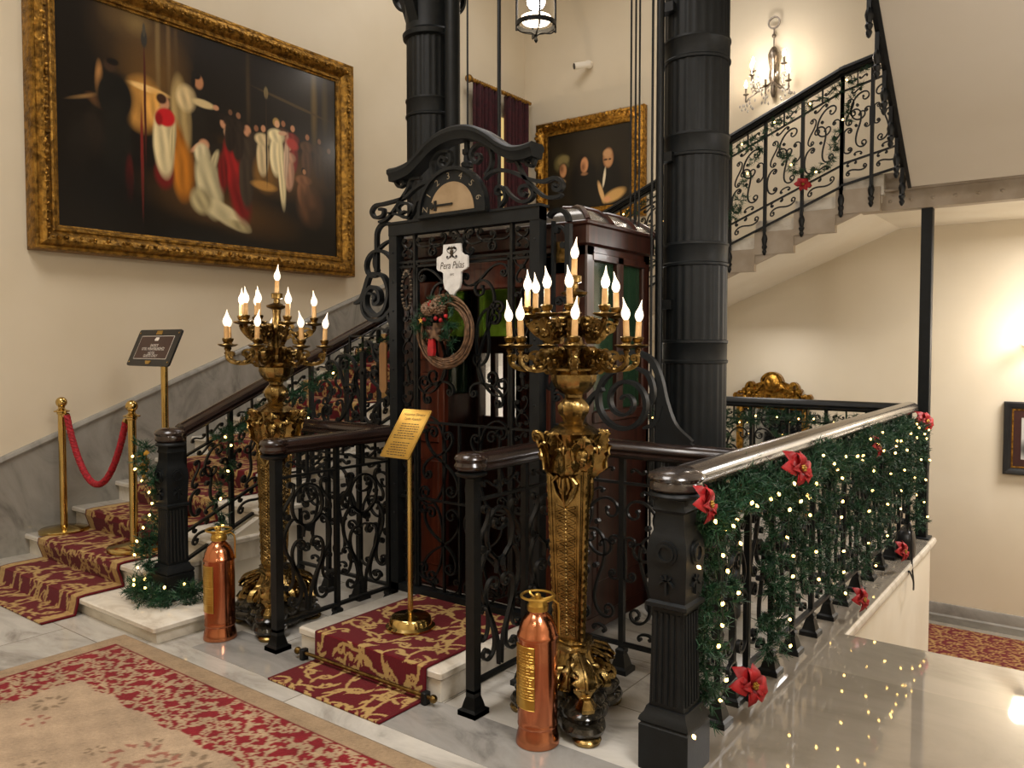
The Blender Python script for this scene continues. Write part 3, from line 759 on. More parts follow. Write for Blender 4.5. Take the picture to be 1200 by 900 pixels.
# fixed side strips and moving leaf
m = MB(); a0, a1 = GL+.058, GR-.058; i0, i1 = a0+.115, a1-.125
for x in (i0, i1): m.fbox(fg,x-.008,x+.008,GB+.04,GT-.062,-.012,.012)
m.fbox(fg,i0+.012,i0+.024,GB+.04,1.95,-.01,.01); m.fbox(fg,i1-.024,i1-.012,GB+.04,1.95,-.01,.01)
for z in (1.955,1.93,1.085,.665): m.fbox(fg,a0,a1,z-.006,z+.006,-.01,.01)
for x in (-2.83,-2.72,-2.58): m.fbox(fg,x-.006,x+.006,GB+.04,1.08,-.008,.008)
m.build('leaf_bars', M['iron'], g)
for (x0, x1) in ((a0,i0),(i1,a1)):
    w = x1-x0; m = MB()
    for k in range(10):
        z = GB+.06+k*.178
        scr(m, fg, (x0+w*.35,z+.03), (x0+w*.62,z+.15), 'S', .007, .012, k=30, k0=2, mirror=(k % 2 == 0))
        scr(m, fg, (x0+w*.70,z+.04), (x0+w*.25,z+.13), 'S', .006, .012, k=30, k0=2, mirror=(k % 2 == 1))
        m.prism([(x0+w*.5+.013*math.cos(a*PI/3), z+.09+.013*math.sin(a*PI/3)) for a in range(6)], fg, -.01, .012)
    scr(m, fg, (x0+w*.3,2.0), (x0+w*.7,2.06), 'S', .008, .014, k=30, k0=2)
    scr(m, fg, (x0+w*.7,1.99), (x0+w*.3,2.07), 'S', .008, .014, k=30, k0=2, mirror=True)
    m.build('side_scrollwork', M['iron'], g)
m = MB(); cxg = (i0+i1)/2; w = i1-i0; z = 2.03
for sgn in (1,-1):
    mir = sgn < 0
    scr(m, fg, (cxg+sgn*.05,z+.03), (cxg+sgn*.20,z-.03), 'S', .009, .014, k=28, k0=2, mirror=not mir)
    scr(m, fg, (cxg+sgn*.20,z-.03), (cxg+sgn*.30,z+.035), 'S', .008, .014, k=28, k0=2, mirror=mir)
    scr(m, fg, (cxg+sgn*.06,z-.035), (cxg+sgn*.06,z+.05), 'C', .009, .014, k=26, k0=4, mirror=not mir)
    scr(m, fg, (cxg+sgn*.13,z+.045), (cxg+sgn*.20,z+.03), 'C', .007, .014, k=26, k0=4, mirror=mir)
m.prism([(cxg+.03*math.cos(a*PI/4), z+.03*math.sin(a*PI/4)) for a in range(8)], fg, -.012, .018)
m.build('frieze_scrollwork', M['iron'], g)
m = MB(); x0, x1 = i0+.026, i1-.026
for sgn in (1,-1):
    mir = sgn < 0; q = lambda u, v: (cxg+sgn*u*(x1-x0)/2, v)
    s = lambda A, B, kind, mm, t=.011, k=26., k0=2.: scr(m, fg, q(*A), q(*B), kind, t, .016, mirror=mm != mir, k=k, k0=k0)
    s((.12,1.86),(.88,1.86),'S',True,t=.009)                 # top tendril
    s((.46,1.80),(.62,1.32),'S',False,k=18,k0=1.5)           # great S of the upper panel
    s((.80,1.70),(.36,1.42),'S',True,k=18,k0=1.5)
    s((.25,1.25),(.80,1.20),'C',True,k=20)
    s((.72,1.62),(.86,1.32),'C',False,t=.009)
    s((.30,1.02),(.82,.80),'S',True,k=18)
    s((.22,.72),(.70,1.04),'S',False,k=18)
    s((.85,1.04),(.86,.72),'C',False,t=.009)
    s((.20,.60),(.78,.24),'S',True,k=18)
    s((.76,.60),(.26,.30),'S',False,k=18)
    s((.16,.24),(.60,.22),'C',False,t=.009)
    s((.90,.60),(.90,.30),'C',False,t=.008)
m.build('centre_scrollwork', M['iron'], g)
# crest: arched moulding, dial and scrolls
cx = -2.70
crest = [(-3.189,2.462),(-3.122,2.464),(-3.038,2.484),(-2.96,2.531),(-2.882,2.581),(-2.793,2.611),(-2.69,2.618),(-2.587,2.598),(-2.50,2.552),(-2.43,2.502),(-2.362,2.468),(-2.294,2.458),(-2.226,2.466)]
crest = [(x,z-.022) for x, z in crest]
top = bez(crest, 60)
m = MB(); m.sweep([fg(x,z,0) for x, z in top], [(-.045,-.04),(-.05,-.012),(-.062,.0),(-.062,.018),(-.045,.03),(.045,.03),(.062,.018),(.062,.0),(.05,-.012),(.045,-.04)], up=(0,0,1))
fixnormals(m.build('crest_moulding', M['iron2'], g))
m = MB()
CR = [  # hand-drawn courses of the crest: (points, bar thickness)
 ([(-2.769,2.508),(-2.819,2.518),(-2.876,2.505),(-2.906,2.462),(-2.894,2.403),(-2.864,2.367),(-2.845,2.35)], .016),
 ([(-2.775,2.515),(-2.772,2.46),(-2.815,2.434),(-2.853,2.460),(-2.838,2.488),(-2.812,2.480),(-2.815,2.462)], .015),
 ([(-2.541,2.359),(-2.506,2.399),(-2.5,2.452),(-2.529,2.501),(-2.581,2.518),(-2.623,2.501),(-2.635,2.466),(-2.605,2.43),(-2.575,2.444),(-2.581,2.468),(-2.601,2.466)], .017),
 ([(-2.546,2.341),(-2.506,2.365),(-2.449,2.372),(-2.381,2.356),(-2.315,2.326),(-2.261,2.302),(-2.187,2.284),(-2.115,2.292),(-2.079,2.262),(-2.089,2.234),(-2.12,2.238),(-2.125,2.259),(-2.106,2.257)], .018),
 ([(-2.404,2.41),(-2.348,2.4),(-2.315,2.347),(-2.272,2.29),(-2.208,2.231),(-2.166,2.207),(-2.104,2.202),(-2.079,2.212)], .016),
 ([(-2.304,2.424),(-2.267,2.415),(-2.24,2.394),(-2.251,2.369),(-2.277,2.373),(-2.283,2.393),(-2.263,2.394)], .015),
 ([(-2.449,2.19),(-2.415,2.228),(-2.42,2.264),(-2.449,2.292),(-2.471,2.278),(-2.466,2.255),(-2.443,2.253)], .016),
 ([(-2.42,2.286),(-2.381,2.241),(-2.326,2.205),(-2.272,2.203),(-2.245,2.231),(-2.267,2.27),(-2.31,2.275),(-2.326,2.253),(-2.304,2.228),(-2.283,2.243)], .016),
 ([(-2.883,2.364),(-2.961,2.369),(-3.028,2.348),(-3.096,2.312),(-3.165,2.3),(-3.264,2.292),(-3.336,2.288),(-3.366,2.256),(-3.337,2.222),(-3.279,2.227),(-3.271,2.261),(-3.307,2.265)], .018),
 ([(-2.988,2.401),(-3.055,2.4),(-3.082,2.354),(-3.137,2.297),(-3.193,2.243),(-3.25,2.204),(-3.308,2.194)], .016),
 ([(-3.088,2.418),(-3.15,2.421),(-3.171,2.399),(-3.144,2.371),(-3.109,2.382),(-3.116,2.402)], .015),
 ([(-3.236,2.238),(-3.152,2.22),(-3.097,2.199),(-3.049,2.219),(-3.069,2.265),(-3.124,2.281),(-3.158,2.26),(-3.138,2.228),(-3.103,2.234)], .016),
 ([(-3.076,2.19),(-3.036,2.237),(-3.008,2.283),(-2.955,2.287),(-2.929,2.255)], .016)]
for pts_, th_ in CR:
    P = bez(pts_, 6*len(pts_)); m.bar(P, fg, taper(len(P),th_,.75), .028)
m.build('crest_scrollwork', M['iron2'], g)
m = MB(); m.tube([fg(cx+.02,2.43,-.02),fg(cx+.02,2.57,-.02)], .016, 10); m.lathe([(.03,0),(.034,.02),(.02,.03),(.018,.06),(.026,.07),(.026,.09)], fg(cx+.02,2.42,-.02), 12); m.build('dial_post', M['iron2'], g)
dcx, dz0 = -2.722, 2.186
m = MB(); oa = arc(dcx,dz0,.232,0,180,40); ia = arc(dcx,dz0,.218,180,0,40); m.prism([(dcx+.232,dz0-.02)]+oa+[(dcx-.232,dz0-.02)], fg, .03, .055)
dial = m.build('dial', M['iron2'], g)
m = MB(); m.bar(arc(dcx,dz0,.222,0,180,40), fg, .018, .02); m.bar([(dcx-.23,dz0-.008),(dcx+.23,dz0-.008)], fg, .016, .02); m.v = [(x,y-.06,z) for x,y,z in m.v]; m.build('dial_rim', M['iron2'], dial)
m = MB(); m.prism([(dcx+.150,dz0+.004)]+arc(dcx,dz0+.004,.150,0,180,32)[1:], fg, .055, .058); m.build('dial_plate', M['dialface'], dial)
m = MB()
for ch, a in zip('Z123456', (171,148,122,97,71,45,18)):
    ca, sa = math.cos(R(a)), math.sin(R(a)); rr = .186
    th = R(a-90)
    f4 = frame(fg(dcx+rr*ca,dz0+rr*sa,.0565), (math.cos(th),0,math.sin(th)), (-math.sin(th),0,math.cos(th)), (0,-1,0))
    m.text(ch, .05, f4, 0, 0)
m.build('dial_numerals', M['numeral'], dial, label='pale raised floor numbers')
m = MB(); m.prism([(dcx+.01,dz0+.036),(dcx+.01,dz0+.046),(dcx-.12,dz0+.046),(dcx-.13,dz0+.060),(dcx-.165,dz0+.041),(dcx-.13,dz0+.022),(dcx-.12,dz0+.036)], fg, .060, .065)
m.prism([(dcx-.115,dz0+.015),(dcx-.10,dz0+.015),(dcx-.10,dz0+.067),(dcx-.115,dz0+.067)], fg, .060, .066); m.build('dial_needle', M['iron'], dial)
# outer hooks and bars either side of the gate
m = MB(); fl = frame((0,3.2,0),(1,0,0),(0,0,1),(0,-1,0))
m.bar([(-3.36,1.92),(-3.36,2.10)]+arc(-3.29,2.12,.07,180,20,14)[1:], fl, .022, .026)
scr(m, fl, (-3.25,2.09), (-3.36,1.93), 'J', .016, .026, k=4, k0=1)
scr(m, fl, (-3.355,1.905), (-3.375,1.775), 'C', .018, .034, k=8, k0=5, mirror=True)
P = bez([(-3.36,1.915),(-3.30,1.885),(-3.265,1.80),(-3.30,1.70),(-3.375,1.672),(-3.445,1.72),(-3.45,1.79),(-3.40,1.835),(-3.345,1.81),(-3.335,1.755),(-3.375,1.735),(-3.385,1.765)], 66)
m.bar(P, fl, taper(len(P),.022,.6), .04)
P = bez([(-3.36,1.915),(-3.42,1.90),(-3.455,1.83),(-3.49,1.77),(-3.545,1.745)],20); m.bar(P, fl, taper(len(P),.028,.4), .03)
m.bar(bez([(-3.28,1.69),(-3.24,1.60),(-3.235,1.55)],10), fl, .018, .03)
m.build('side_hook', M['iron2'], g)
m = MB()
for A, B, kd, mr in (((-3.28,1.58),(-3.36,1.50),'C',True),((-3.45,1.50),(-3.34,1.43),'S',False),((-3.30,1.16),(-3.36,1.07),'C',False),((-3.48,1.34),(-3.56,1.10),'S',True),((-3.62,1.22),(-3.40,1.10),'S',False),((-3.38,1.34),(-3.30,1.18),'S',True),((-3.78,1.36),(-3.56,1.26),'S',False),((-3.80,1.12),(-3.66,1.38),'C',False)):
    scr(m, fl, A, B, kd, .013, .02, k=24, mirror=mr)
m.fbox(fl,-3.60,-3.59,1.46,1.56,-.006,.006); m.fbox(fl,-3.60,-3.36,1.55,1.56,-.006,.006); m.fbox(fl,-3.50,-3.47,1.05,1.46,-.012,.012)
m.bar(bez([(-3.24,1.57),(-3.36,1.60),(-3.42,1.56)],10), fl, .012, .02)
m.build('side_scrollwork', M['iron'], g)
m = MB(); ff = frame((0,3.22,0),(1,0,0),(0,0,1),(0,-1,0))
m.fbox(ff,-2.09,-2.062,1.07,2.08,-.014,.014); m.bar(arc(-2.135,2.09,.06,0,150,14), ff, .022, .028)
scr(m, ff, (-2.075,1.42), (-2.16,1.30), 'C', .012, .022, k=20); scr(m, ff, (-2.16,1.50), (-2.13,1.72), 'S', .012, .022, k=20)
scr(m, ff, (-2.14,2.06), (-2.10,1.98), 'C', .014, .024, k=16, mirror=True); scr(m, ff, (-2.15,1.10), (-2.15,1.25), 'C', .012, .022, k=20)
m.fbox(ff,-2.17,-2.155,1.07,2.1,-.01,.01)
m.build('side_bar', M['iron2'], g)
m = MB(); m.prism([(-2.16,1.90),(-2.095,1.90),(-2.095,2.00),(-2.16,2.00)], ff, -.02, -.012); m.build('gilt_panel', M['giltdark'], g)
m = MB(); m.fbox(fl,-3.318,-3.262,1.255,1.50,.02,.03)
m.prism([(-3.318,1.255),(-3.262,1.255),(-3.274,1.235),(-3.306,1.235)], fl, .02, .03); m.prism([(-3.318,1.50),(-3.306,1.518),(-3.274,1.518),(-3.262,1.50)], fl, .02, .03); m.build('push_plate', wood('plate_wood','#6a4a2a','#8a6238',.4), g, label='brown push plate')

# scroll bracket between lift, rail and column
br = thing('scroll_bracket', 'large iron spiral bracket over the short railing behind the candelabrum', 'bracket', (-1.7,3.2,1.07))
fb = frame((0,3.2,0),(1,0,0),(0,0,1),(0,-1,0))
m = MB(); P = []
for i in range(70):
    a = i/69*2.1*2*PI; r = .150*(1-i/69*.88); P.append((-1.757+r*math.cos(a+2.0), 1.245+r*math.sin(a+2.0)))
m.bar(P, fb, [.022-.011*i/69 for i in range(70)], .034)
P = bez([(-1.96,1.40),(-1.84,1.45),(-1.72,1.47),(-1.63,1.44),(-1.585,1.36),(-1.555,1.25),(-1.51,1.15),(-1.43,1.085)],36); m.bar(P, fb, taper(len(P),.026,.5), .03)
P = bez([(-1.70,1.40),(-1.64,1.37),(-1.615,1.30),(-1.62,1.24)],16); m.bar(P, fb, taper(len(P),.022,.4), .028)
P = bez([(-1.66,1.13),(-1.60,1.16),(-1.565,1.25)],14); m.bar(P, fb, taper(len(P),.02,.4), .028)
m.bar(bez([(-2.0,1.07),(-1.97,1.20),(-1.92,1.27),(-1.87,1.30)],14), fb, .02, .03)
m.build('spiral', M['iron2'], br)
m = MB(); m.prism([(-1.60,1.07),(-1.42,1.07),(-1.48,1.11),(-1.525,1.18),(-1.55,1.26),(-1.575,1.34),(-1.595,1.25)], fb, -.012, .012); m.build('leaf_foot', M['iron2'], br)

# ------------------------------------------------------------------ lift car
car = thing('lift_car', 'dark mahogany lift car with green glass windows and a rounded metal roof', 'lift', (-2.68,3.7,.135))
CX0, CX1, CY0, CY1 = -3.30, -2.05, 3.34, 4.01
m = MB(); m.box(CX0,CX1,CY0,CY1,.06,.13); m.build('car_floor', M['mahogany'], car)
for (x, y) in ((CX0,CY0),(CX1-.09,CY0),(CX0,CY1-.08),(CX1-.09,CY1-.08)):
    m = MB(); m.bbox(x,x+.09,y,y+.08,.13,2.0,.008); m.build('corner_post', M['mahogany'], car)
m = MB(); m.bbox(CX0-.02,CX1+.02,CY0-.02,CY1+.02,1.99,2.10,.01); m.bbox(CX0-.035,CX1+.035,CY0-.035,CY1+.035,2.085,2.11,.006); m.bbox(CX0,CX1,CY0,CY1,1.94,1.995,.006); m.build('cornice', M['mahogany'], car)
# rounded roof with ribs
pts = [(0,0),(.03,.035),(.09,.075),(.17,.10),(.30,.115)]
m = MB(); rings = []
for i, (ins, h) in enumerate(pts):
    rings.append([(CX0-.02+ins,CY0-.02+ins,2.105+h),(CX1+.02-ins,CY0-.02+ins,2.105+h),(CX1+.02-ins,CY1+.02-ins,2.105+h),(CX0-.02+ins,CY1+.02-ins,2.105+h)])
m.loft(rings); rf = m.build('roof', M['roofmetal'], car)
for (x, y, sx, sy) in ((CX0-.02,CY0-.02,1,1),(CX1+.02,CY0-.02,-1,1),(CX1+.02,CY1+.02,-1,-1),(CX1+.02,3.56,-1,0),(CX1+.02,3.8,-1,0)):
    m = MB(); m.tube([(x+sx*i_,y+sy*i_,2.108+h) for i_, h in pts], .014, 6); m.build('rib', M['mahogany'], rf)
m = MB()
# side wall with two windows
m.bbox(CX1-.05,CX1,CY0+.06,CY1-.06,.13,1.13,.004); m.bbox(CX1-.06,CX1+.01,CY0+.06,CY1-.06,1.11,1.17,.006)
m.bbox(CX1-.06,CX1+.004,3.645,3.71,1.15,1.96,.006); m.bbox(CX1-.06,CX1+.004,CY0+.06,CY1-.06,1.92,1.96,.004)
m.bbox(CX1-.004,CX1+.006,3.45,3.63,.30,.98,.006); m.bbox(CX1-.004,CX1+.006,3.70,3.90,.30,.98,.006)
m.build('side_panel', M['mahogany'], car)
for (a, b) in ((3.41,3.65),(3.70,3.94)):
    m = MB(); m.box(CX1-.03,CX1-.024,a,b,1.16,1.93); m.build('side_window', M['darkglass'], car)
m = MB(); m.bbox(CX0,CX0+.05,CY0+.06,CY1-.06,.13,1.2,.004); m.build('side_panel', M['mahogany'], car)
m = MB(); m.box(CX0+.02,CX0+.026,CY0+.08,CY1-.08,1.2,1.9); m.build('side_window', M['darkglass'], car)
m = MB()
m.bbox(CX0,CX1,CY1-.04,CY1,.13,1.05,.004); m.bbox(CX0+.08,CX1-.08,CY1-.04,CY1,1.45,1.56,.004); m.bbox(CX0+.08,CX1-.08,CY1-.04,CY1,1.90,1.97,.004)
for x in (-3.13,-3.03,-2.93,-2.4): m.bbox(x-.02,x+.02,CY1-.04,CY1,1.04,1.46,.004)
m.bbox(-2.95,-2.1,CY1-.04,CY1,1.04,1.97,.004)
m.build('rear_panel', M['mahogany'], car)
m = MB(); m.box(-3.29,-2.95,CY1-.03,CY1-.024,1.55,1.91); m.build('rear_window', M['greenglass'], car)
m = MB(); m.box(-3.25,-2.95,CY1-.03,CY1-.024,1.04,1.46); m.build('rear_lower_window', M['clearglass'], car)
# door jambs at the front
m = MB()
for (x0, x1) in ((-3.22,-2.98),(-2.30,-2.13)):
    m.bbox(x0,x1,CY0,CY0+.04,.13,1.95,.005)
    for (z0, z1) in ((.25,.85),(.95,1.35),(1.42,1.86)): m.bbox(x0+.035,x1-.035,CY0-.01,CY0+.01,z0,z1,.006)
m.bbox(-3.22,-2.13,CY0,CY0+.05,1.80,1.97,.006)
m.build('door_jamb', wood('red_mahogany','#471d12','#6e3420',.3), car)
m = MB()
for i in range(26):
    a = i/26*2*PI; m.sphere((-3.06+.035*math.cos(a), YG-.04, 1.80+.105*math.sin(a)), .008, 6, 4)
tag(m.build('bead_string', M['silver']), 'loop of silvery beads hanging on the gate beside the white plaque', 'beads')

# plaque and wreath on the gate
pl = thing('plaque', 'white cross-shaped plaque with a dark crest above the wreath', 'plaque', (-2.72,YG-.05,1.75))
fp = frame((-2.72,YG-.045,0),(1,0,0),(0,0,1),(0,-1,0))
hw = .105
L_ = [(0,1.735),(.022,1.775),(.050,1.795),(.060,1.83),(.060,1.875),(.075,1.885),(.095,1.89),(hw,1.90),(hw,1.955),(.095,1.962),(.078,1.965),(.062,1.978),(.058,2.022)]
m = MB(); m.prism(L_+[(-x,z) for x, z in reversed(L_[1:])], fp, 0, .012); fixnormals(m.build('board', M['plaque'], pl))
m = MB(); m.text('Pera Palas', .052, fp, 0, 1.912, .0128, shear=.25, sx=.78); m.text('1892', .016, fp, 0, 1.865, .0128)
cz = 1.978
for sg in (1,-1):
    scr(m, sub(fp,0,0), (sg*.012,cz-.02), (sg*.024,cz+.018), 'S', .004, .002, k=24, mirror=sg < 0)
    scr(m, fp, (sg*.03,cz-.018), (sg*.02,cz+.02), 'C', .004, .002, k=24, mirror=sg > 0)
m.v = [(x,y if y < YG-.0575 else YG-.0585,z) for x,y,z in m.v]
m.prism([(-.011,cz+.012),(.011,cz+.012),(.011,cz-.004),(0,cz-.02),(-.011,cz-.004)], fp, .0125, .0145); m.prism([(-.012,cz+.018),(.012,cz+.018),(.014,cz+.03),(.006,cz+.024),(0,cz+.033),(-.006,cz+.024),(-.014,cz+.03)], fp, .0125, .0145)
m.build('lettering', M['ink'], pl)
wr = thing('wreath', 'twig wreath with pine cones, red berries and a star on the lift gate', 'wreath', (-2.757,YG-.07,1.58))
m = MB(); rng2 = random.Random(4); fw_ = frame((-2.757,YG-.075,1.575),(1,0,0),(0,0,1),(0,-1,0))
for k in range(16):
    r0 = .15+rng2.uniform(-.022,.028); ph = rng2.uniform(0,2*PI); ex = rng2.uniform(-.012,.012); pts = []
    for i in range(37):
        a = i/36*2*PI; rr = r0+.010*math.sin(3*a+ph)
        pts.append(fw_(ex+rr*1.08*math.cos(a), rr*math.sin(a)*1.05, .02*math.sin(2*a+ph)+rng2.uniform(-.003,.003)))
    m.tube(pts[:-1], rng2.uniform(.0035,.006), 5, closed=True)
m.build('twig_ring', M['twig'], wr)
for (u, v, r) in ((-.085,.115,.036),(-.02,.128,.042)):
    m = MB()
    for k in range(9):
        for j in range(8):
            a = j/8*2*PI+k*.39; q = r*math.sin(PI*(.12+.76*k/8)); zz = -.2*r+r*1.5*(k/8-.5)
            m.sphere(fw_(u+q*math.cos(a), v+q*math.sin(a)*.9, .04+zz), .0105, 6, 4, 1, .7, .7)
    m.build('pine_cone', M['cone'], wr)
for (u, v) in ((-.05,.15),(-.058,.135),(.05,.075),(-.10,.06),(.015,.055),(-.06,.14),(-.02,.065)):
    m = MB(); m.sphere(fw_(u,v,.045), .011, 10, 6); m.build('berry', M['petal'], wr)
m = MB(); st = [(.048*(1 if i % 2 == 0 else .42)*math.cos(PI/2+i*PI/5)-.03, .048*(1 if i % 2 == 0 else .42)*math.sin(PI/2+i*PI/5)-.01) for i in range(10)]
m.bar(st, fw_, .006, .10, closed=True); m.prism(st, fw_, .03, .05); m.build('star', M['twig'], wr)
m = MB(); m.prism([(-.13+.02*(1 if i % 2 == 0 else .4)*math.cos(PI/2+i*PI/5), .055+.02*(1 if i % 2 == 0 else .4)*math.sin(PI/2+i*PI/5)) for i in range(10)], fw_, .03, .04); m.build('star', M['goldfab'], wr)
m = MB(); m.prism([(-.065,-.04),(-.035,-.04),(-.03,-.10),(-.036,-.128),(-.07,-.128),(-.075,-.10)], fw_, .03, .05); m.build('ribbon', M['petal'], wr)
# ------------------------------------------------------------------ candelabra
def tri(r, ch, z, rot=0):
    # triangle with cut corners, corners pointing at angles -90, 30, 150
    P = []
    for k in range(3):
        a = R(-90+120*k)+rot; c = (r*math.cos(a), r*math.sin(a)); t = (-math.sin(a), math.cos(a))
        P += [(c[0]-t[0]*ch, c[1]-t[1]*ch, z), (c[0]+t[0]*ch, c[1]+t[1]*ch, z)]
    return P
def make_candelabrum():
    t = thing('candelabrum', '', 'candelabrum', (0,0,0), 'gilt candelabra by the lift'); B = dict(world=False)
    LEG = [R(-90+120*k) for k in range(3)]
    for a in LEG:
        m = MB(); m.lathe([(.03,0),(.052,.004),(.056,.016),(.046,.028),(.02,.034)], (.212*math.cos(a),.212*math.sin(a),0), 20); m.build('bun_foot', M['gilt'], t, **B)
    m = MB(); n = 72; rings = []
    for (q, z) in ((.86,.026),(1.0,.034),(1.03,.05),(.99,.066),(.90,.074),(.93,.084),(.96,.098),(.9,.115),(.74,.125),(.70,.14),(.62,.15)):
        rings.append([(q*(.172+.086*max(-.35,math.cos(3*(2*PI*j/n-LEG[0]))))*math.cos(2*PI*j/n), q*(.172+.086*max(-.35,math.cos(3*(2*PI*j/n-LEG[0]))))*math.sin(2*PI*j/n), z) for j in range(n)])
    m.loft(rings); m.build('marble_plinth', M['black_marble'], t, **B)
    # gilt tripod foot: bell with three acanthus legs
    m = MB(); m.lathe([(.10,.145),(.13,.16),(.12,.19),(.095,.225),(.075,.262),(.066,.29),(.07,.30)], seg=36, lobes=9, lob=.07); m.build('foot_bell', M['gilt'], t, **B)
    for a in LEG:
        m = MB(); f = frame((0,0,0),(math.cos(a),math.sin(a),0),(0,0,1),(-math.sin(a),math.cos(a),0))
        P = bez([(.06,.29),(.09,.262),(.125,.245),(.165,.225),(.180,.19),(.176,.16),(.192,.135),(.206,.128)],28)
        m.bar(P, f, [.030+.012*math.sin(PI*i/(len(P)-1)*2)**2 for i in range(len(P))], .034); leaf(m, f, [(u+.016,v+.010) for u, v in P], .042, 6, .35, .006)
        P = bez([(.08,.30),(.14,.275),(.20,.245),(.222,.205),(.202,.185),(.186,.20),(.196,.218)],28); leaf(m, f, P, .036, 5, .3, .008); m.tube([f(*p) for p in P], taper(len(P),.009), 7)
        for s in (-1,1):
            f2 = frame((0,0,0),(math.cos(a+s*.35),math.sin(a+s*.35),0),(0,0,1),(-math.sin(a),math.cos(a),0))
            P = bez([(.08,.27),(.12,.25),(.155,.215),(.16,.18),(.14,.165),(.13,.185)],20); leaf(m, f2, P, .026, 4, .3, .007); m.tube([f2(*p) for p in P], taper(len(P),.007), 6)
            f3 = frame((0,0,0),(math.cos(a+s*.72),math.sin(a+s*.72),0),(0,0,1),(-math.sin(a),math.cos(a),0))
            scr(m, f3, (.09,.21), (.15,.175), 'C', .013, .026, k=16, mirror=True); scr(m, f3, (.095,.235), (.135,.20), 'S', .010, .022, k=18); m.sphere(f3(.122,.19,0), .014, 8, 6)
        m.lathe([(.02,0),(.034,.004),(.038,.02),(.026,.04),(.02,.05)], f(.202,.112,0), 14, lobes=6, lob=.12)
        m.build('acanthus_leg', M['gilt'], t, **B)
    m = MB(); m.loft([tri(.078,.032,.288), tri(.086,.034,.292), tri(.086,.034,.305), tri(.076,.030,.312), tri(.080,.032,.324), tri(.070,.028,.330)]); m.build('shaft_collar', M['gilt'], t, **B)
    # tapered shaft with raised lattice faces
    z0, z1, r0, r1, c0, c1 = .33, 1.01, .070, .100, .011, .014
    sh = MB(); sh.loft([tri(r0,c0,z0), tri(r1,c1,z1)]); shaft = sh.build('shaft', M['gilt'], t, **B)
    shaft.rotation_euler = (0,0,R(14))
    A, Bq = tri(r0,c0,z0), tri(r1,c1,z1)
    for k in range(3):
        j0, j1 = 2*k+1, (2*k+2) % 6; m = MB()
        def face(u, v, w=0.0, j0=j0, j1=j1):
            a = Vector(A[j0]).lerp(Vector(A[j1]), u); b = Vector(Bq[j0]).lerp(Vector(Bq[j1]), u); p = a.lerp(b, v)
            nn = (Vector(A[j1])-Vector(A[j0])).cross(Vector((0,0,1))).normalized(); return tuple(p+nn*w)
        for u in (.05,.95): m.tube([face(u,.02),face(u,.98)], .005, 6)
        for u in (.16,.84): m.tube([face(u,.02),face(u,.80)], .003, 6)
        N = 17
        for i in range(N):
            v0, v1 = .03+.76*i/N, .03+.76*(i+1)/N
            m.tube([face(.2,v0),face(.8,v1)], .0056, 6); m.tube([face(.8,v0),face(.2,v1)], .0056, 6)
            m.sphere(face(.5,(v0+v1)/2), .0085, 8, 5); m.sphere(face(.5,v0), .007, 8, 5)
            for u in (.22,.78): m.sphere(face(u,(v0+v1)/2), .004, 6, 4)
        f = lambda u, v, w=0.0: face(.5+u, .80+v, w)
        for s in (-1,1):
            m.tube([face(.5+s*.02,.80,.004),face(.5+s*.25,.86,.008),face(.5+s*.35,.93,.008),face(.5+s*.18,.97,.008)], .008, 6)
            m.tube([face(.5+s*.02,.86,.004),face(.5+s*.14,.90,.010),face(.5+s*.1,.96,.012)], .007, 6)
        m.tube([face(.5,.78,.004),face(.5,.85,.012),face(.5,.99,.012)], [.004,.011,.008], 6)
        m.build('lattice_face', M['gilt'], shaft, **B)
        a = LEG[k]; m = MB()
        q0 = (Vector(A[2*k])+Vector(A[2*k+1]))/2; q1 = (Vector(Bq[2*k])+Vector(Bq[2*k+1]))/2
        m.tube([q0.lerp(q1,v) for v in (0,.5,1)], [.007,.008,.010], 8)
        for v in range(20): m.sphere(q0.lerp(q1,.04+.046*v)+Vector((math.cos(a),math.sin(a),0))*.003, .0085, 6, 4, 1,1,1.5)
        m.build('beaded_edge', M['gilt'], shaft, **B)
    # capital with masks and leaves
    m = MB(); m.lathe([(.072,.985),(.095,1.0),(.10,1.02),(.088,1.05),(.085,1.09),(.095,1.13),(.105,1.155),(.085,1.17),(.05,1.19)], seg=30, lobes=6, lob=.06); m.build('capital', M['gilt'], t, **B)
    for k in range(3):
        a = LEG[k]; f = frame((0,0,0),(math.cos(a),math.sin(a),0),(0,0,1),(-math.sin(a),math.cos(a),0)); m = MB()
        P = bez([(.07,1.0),(.10,1.04),(.115,1.09),(.135,1.14),(.165,1.15),(.165,1.12),(.145,1.115)],24); leaf(m, f, P, .036, 5, .3, .008); m.tube([f(*p) for p in P], taper(len(P),.010,.5), 8)
        m.sphere(f(.118,1.075), .030, 12, 8, .9,.9,1.2); m.sphere(f(.135,1.06), .015, 8, 6); m.sphere(f(.13,1.045), .013, 8, 6); 
        for s in (-1,1):
            m.sphere(f(.138,1.085,s*.012), .006, 6, 4)
            P = [f(.11+.012*math.sin(i*.5), 1.10-.012*i*.6+.010*math.cos(i*.55), s*(.022+.010*math.sin(i*.6+.4)+.002*i)) for i in range(12)]; m.tube(P, [.011-.0006*i for i in range(12)], 6)
            f2 = frame((0,0,0),(math.cos(a+s*.55),math.sin(a+s*.55),0),(0,0,1),(-math.sin(a),math.cos(a),0))
            P = bez([(.07,.99),(.10,1.02),(.108,1.07),(.125,1.11),(.14,1.10),(.135,1.08)],18); leaf(m, f2, P, .030, 5, .3, .007); m.tube([f2(*p) for p in P], taper(len(P),.007,.5), 6)
            f3 = frame((0,0,0),(math.cos(a+s*.9),math.sin(a+s*.9),0),(0,0,1),(-math.sin(a),math.cos(a),0)); leaf(m, f3, bez([(.075,1.06),(.098,1.09),(.105,1.13),(.125,1.165),(.14,1.16)],14), .026, 4, .3, .006)
